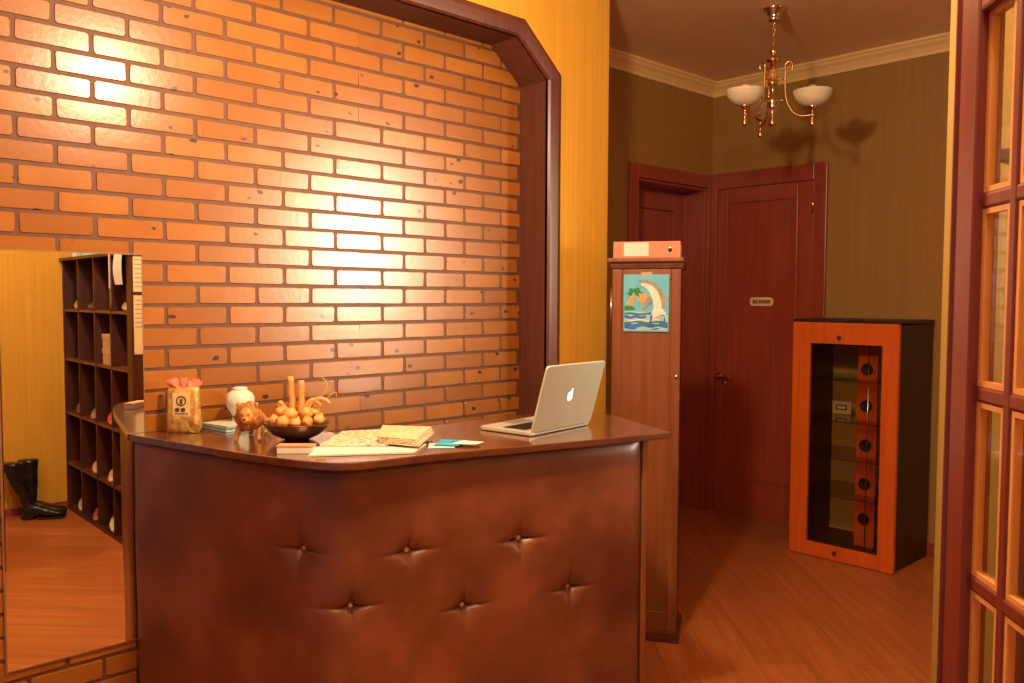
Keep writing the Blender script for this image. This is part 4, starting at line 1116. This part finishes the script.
# white shoe horn hanging in the last column of the second row
bm = B(); rr = []
for i in range(7):
    s = i / 6; z = 1.325 - .20 * s; w = .010 + .012 * math.sin(PI * s)
    rr.append([V3((cxm[3] - .01 + w * math.cos(a), 1.67 + .004 * math.sin(a) + .02 * math.sin(s * 2), z)) for a in [2 * PI * k / 10 for k in range(10)]])
rings(bm, rr); tube(bm, [(cxm[3] - .01, 1.67, 1.348), (cxm[3] - .01, 1.67, 1.32)], .002, 6)
tag(mk('shoe_horn', bm, M_white, origin=(cxm[3] - .01, 1.67, 1.348), smooth=True), 'white shoe horn hanging under a shelf of the rack', 'shoe horn')
# note pinned over the last column, strings, papers on the side and on the top
o = thing('paper_note', (-.36, RY0 - .018, 1.70), 'white paper note hanging from the top of the rack', 'paper')
bm = B(); N_ = 6
g_ = [[bm.verts.new((-.25 - .13 * i / N_ + (.018 * math.sin(PI * j / N_) if i == 0 else 0), RY0 - .0151 - .006 * math.sin(PI * j / N_), 1.706 - .185 * j / N_)) for j in range(N_ + 1)] for i in range(N_ + 1)]
for i in range(N_):
    for j in range(N_): bm.faces.new((g_[i][j], g_[i + 1][j], g_[i + 1][j + 1], g_[i][j + 1]))
nn = mk('note_sheet', bm, M_white, o); sdm = nn.modifiers.new('s', 'SOLIDIFY'); sdm.thickness = .001
bm = B(); lathe(bm, [(.006, 0), (.006, .004), (.002, .006)], n=10, M=frameM((-.31, RY0 - .0165, 1.700), (1, 0, 0), (0, 0, 1), (0, -1, 0))); mk('pin', bm, M_red, o)
o = thing('hanging_ribbon', (-.15, RY0 - .018, 1.7094), 'pale ribbon and dark cord hanging from the top of the rack', 'ribbon')
bm = B(); box(bm, (-.157, RY0 - .019, 1.50), (-.145, RY0 - .0165, 1.7094)); mk('ribbon', bm, M_white, o)
bm = B(); tube(bm, [(-.18 + .004 * math.sin(k_ * 1.9), RY0 - .019, 1.709 - k_ * .03) for k_ in range(12)], .004, 6); mk('cord', bm, plain('dark_cord', (.2, .1, .05, 1), .7), o)
for za_, zb_, lab in ((1.48, 1.685, 'upper pale notice on the side of the rack'), (1.13, 1.46, 'lower pale notice on the side of the rack')):
    bm = B(); box(bm, (-.4725, 1.632, za_), (-.4708, 1.85, zb_), mi=0)
    for q in range(7):
        zq = zb_ - .03 - q * .025
        if zq > za_ + .02: box(bm, (-.4730, 1.64, zq), (-.4725, 1.64 + .12 + .05 * (q % 3), zq + .006), mi=1)
    tag(mk('notice_sheet', bm, [M_cream, plain('grey_print', (.35, .28, .2, 1), .7)], origin=(-.4708, 1.74, za_)), lab, 'paper', 'notices on the rack side')
sheet('folded_leaflet', [(.88, 1.62), (.66, 1.62), (.66, 1.74), (.88, 1.74)], 1.7098, .034, M_cream, 'cream leaflet pile lying on top of the rack', 'leaflet', 'papers on top of the rack')
sheet('folded_leaflet', [(.56, 1.615), (.43, 1.62), (.42, 1.71), (.55, 1.7)], 1.7098, .036, M_cyan2, 'pale teal leaflet pile lying on top of the rack', 'leaflet', 'papers on top of the rack')

# tall black boots on the floor by the right wall
m, nt, bs = newmat('black_patent'); M_boot = m
f_ = noisetex(nt, ocoords(nt), 12, 3)
nt.links.new(ramp(nt, f_, [(.3, (.010, .009, .010, 1)), (.7, (.024, .020, .020, 1))]), bs.inputs['Base Color']); bs.inputs['Roughness'].default_value = .18; bump(nt, bs, f_, .5, .012)
def boot(loc, rz, lean, h, label):
    o = thing('boot', loc, label, 'boot', 'black boots by the wall', rz=rz)
    bm = B(); rr = []
    for s, w, d, xo in ((0, .030, .034, 0), (.06, .031, .036, -.002), (.11, .033, .040, -.004), (.2, .042, .050, -.012), (.30, .050, .058, -.02), (.38, .054, .062, -.022), (.40, .052, .060, -.022)):
        z = .055 + s * h / .4 * .86
        rr.append([V3((-.075 + xo + lean * s + d * math.cos(a), w * math.sin(a) + .006 * math.sin(a * 3 + s * 30), z)) for a in [2 * PI * k / 16 for k in range(16)]])
    rings(bm, rr); mk('shaft', bm, M_boot, o, local=True, smooth=True)
    bm = B(); rr = []
    for x, w, h_ in ((-.118, .018, .060), (-.105, .032, .080), (-.06, .036, .088), (-.01, .038, .074), (.05, .044, .050), (.09, .044, .042), (.12, .036, .036), (.138, .016, .026)):
        rr.append([V3((x, w * math.copysign(abs(math.cos(a)) ** .8, math.cos(a)), .016 + max(0, h_ * (.5 + .5 * math.sin(a))))) for a in [2 * PI * k / 14 for k in range(14)]])
    rings(bm, rr); mk('foot', bm, M_boot, o, local=True, smooth=True)
    bm = B(); box(bm, (-.02, -.038, .004), (.13, .038, .016)); box(bm, (-.118, -.03, .0005), (-.05, .03, .03)); box(bm, (.02, -.036, .0005), (.125, .036, .006)); mk('sole', bm, M_black, o, local=True, bevel=.003)
    bm = B(); box(bm, (-.105, -.046, .14), (-.085, -.036, .155)); mk('buckle', bm, M_silver, o, local=True, bevel=.002)
    return o
dz_ = math.atan2(.209, -.116)
boot((.725, 1.425, 0), dz_, -.20, .37, 'tall black boot whose toe points at the shoe rack')
boot((.83, 1.455, 0), dz_, .02, .37, 'tall black boot standing behind its pair at the yellow wall')

# ------------------------------------------------------------------ light
def lamp(name, kind, loc, energy, color, **kw):
    l = bpy.data.lights.new(name, kind); l.energy = energy; l.color = color
    for k_, v_ in kw.items(): setattr(l, k_, v_)
    o = bpy.data.objects.new(name, l); o.location = loc; COL.objects.link(o); return o
WARM = (1, .70, .42)
lamp('reception_lamp', 'POINT', (-1.36, 1.25, 2.42), 66, WARM, shadow_soft_size=.065)
lamp('side_fill', 'POINT', (-.25, .55, 2.55), 20, (1, .76, .48), shadow_soft_size=.08)  # added fill without a visible source, brightens the laptop lid and counter front
lamp('back_fill', 'POINT', (-.6, -.7, 2.6), 4, WARM, shadow_soft_size=.25)  # weak unseen fill added behind the camera to lift the shadows

o = lamp('window_daylight', 'AREA', (.90, 3.99, 1.88), 3.7, (1, .84, .58), shape='RECTANGLE', size=.28, size_y=1.1, spread=math.radians(27))
o.rotation_euler = (V3((-2.68, 1.70, 1.60)) - V3((.90, 3.99, 1.88))).to_track_quat('-Z', 'Y').to_euler()

w = bpy.data.worlds.new('world'); S.world = w; w.use_nodes = True
w.node_tree.nodes['Background'].inputs['Color'].default_value = (.42, .22, .24, 1)
w.node_tree.nodes['Background'].inputs['Strength'].default_value = .35

S.view_settings.view_transform = 'Standard'; S.view_settings.look = 'None'
S.view_settings.gamma = 1; S.view_settings.use_curve_mapping = False
S.view_settings.exposure = .88
S.cycles.use_denoising = True
S.cycles.max_bounces = 8; S.cycles.transparent_max_bounces = 12
S.cycles.sample_clamp_indirect = 6
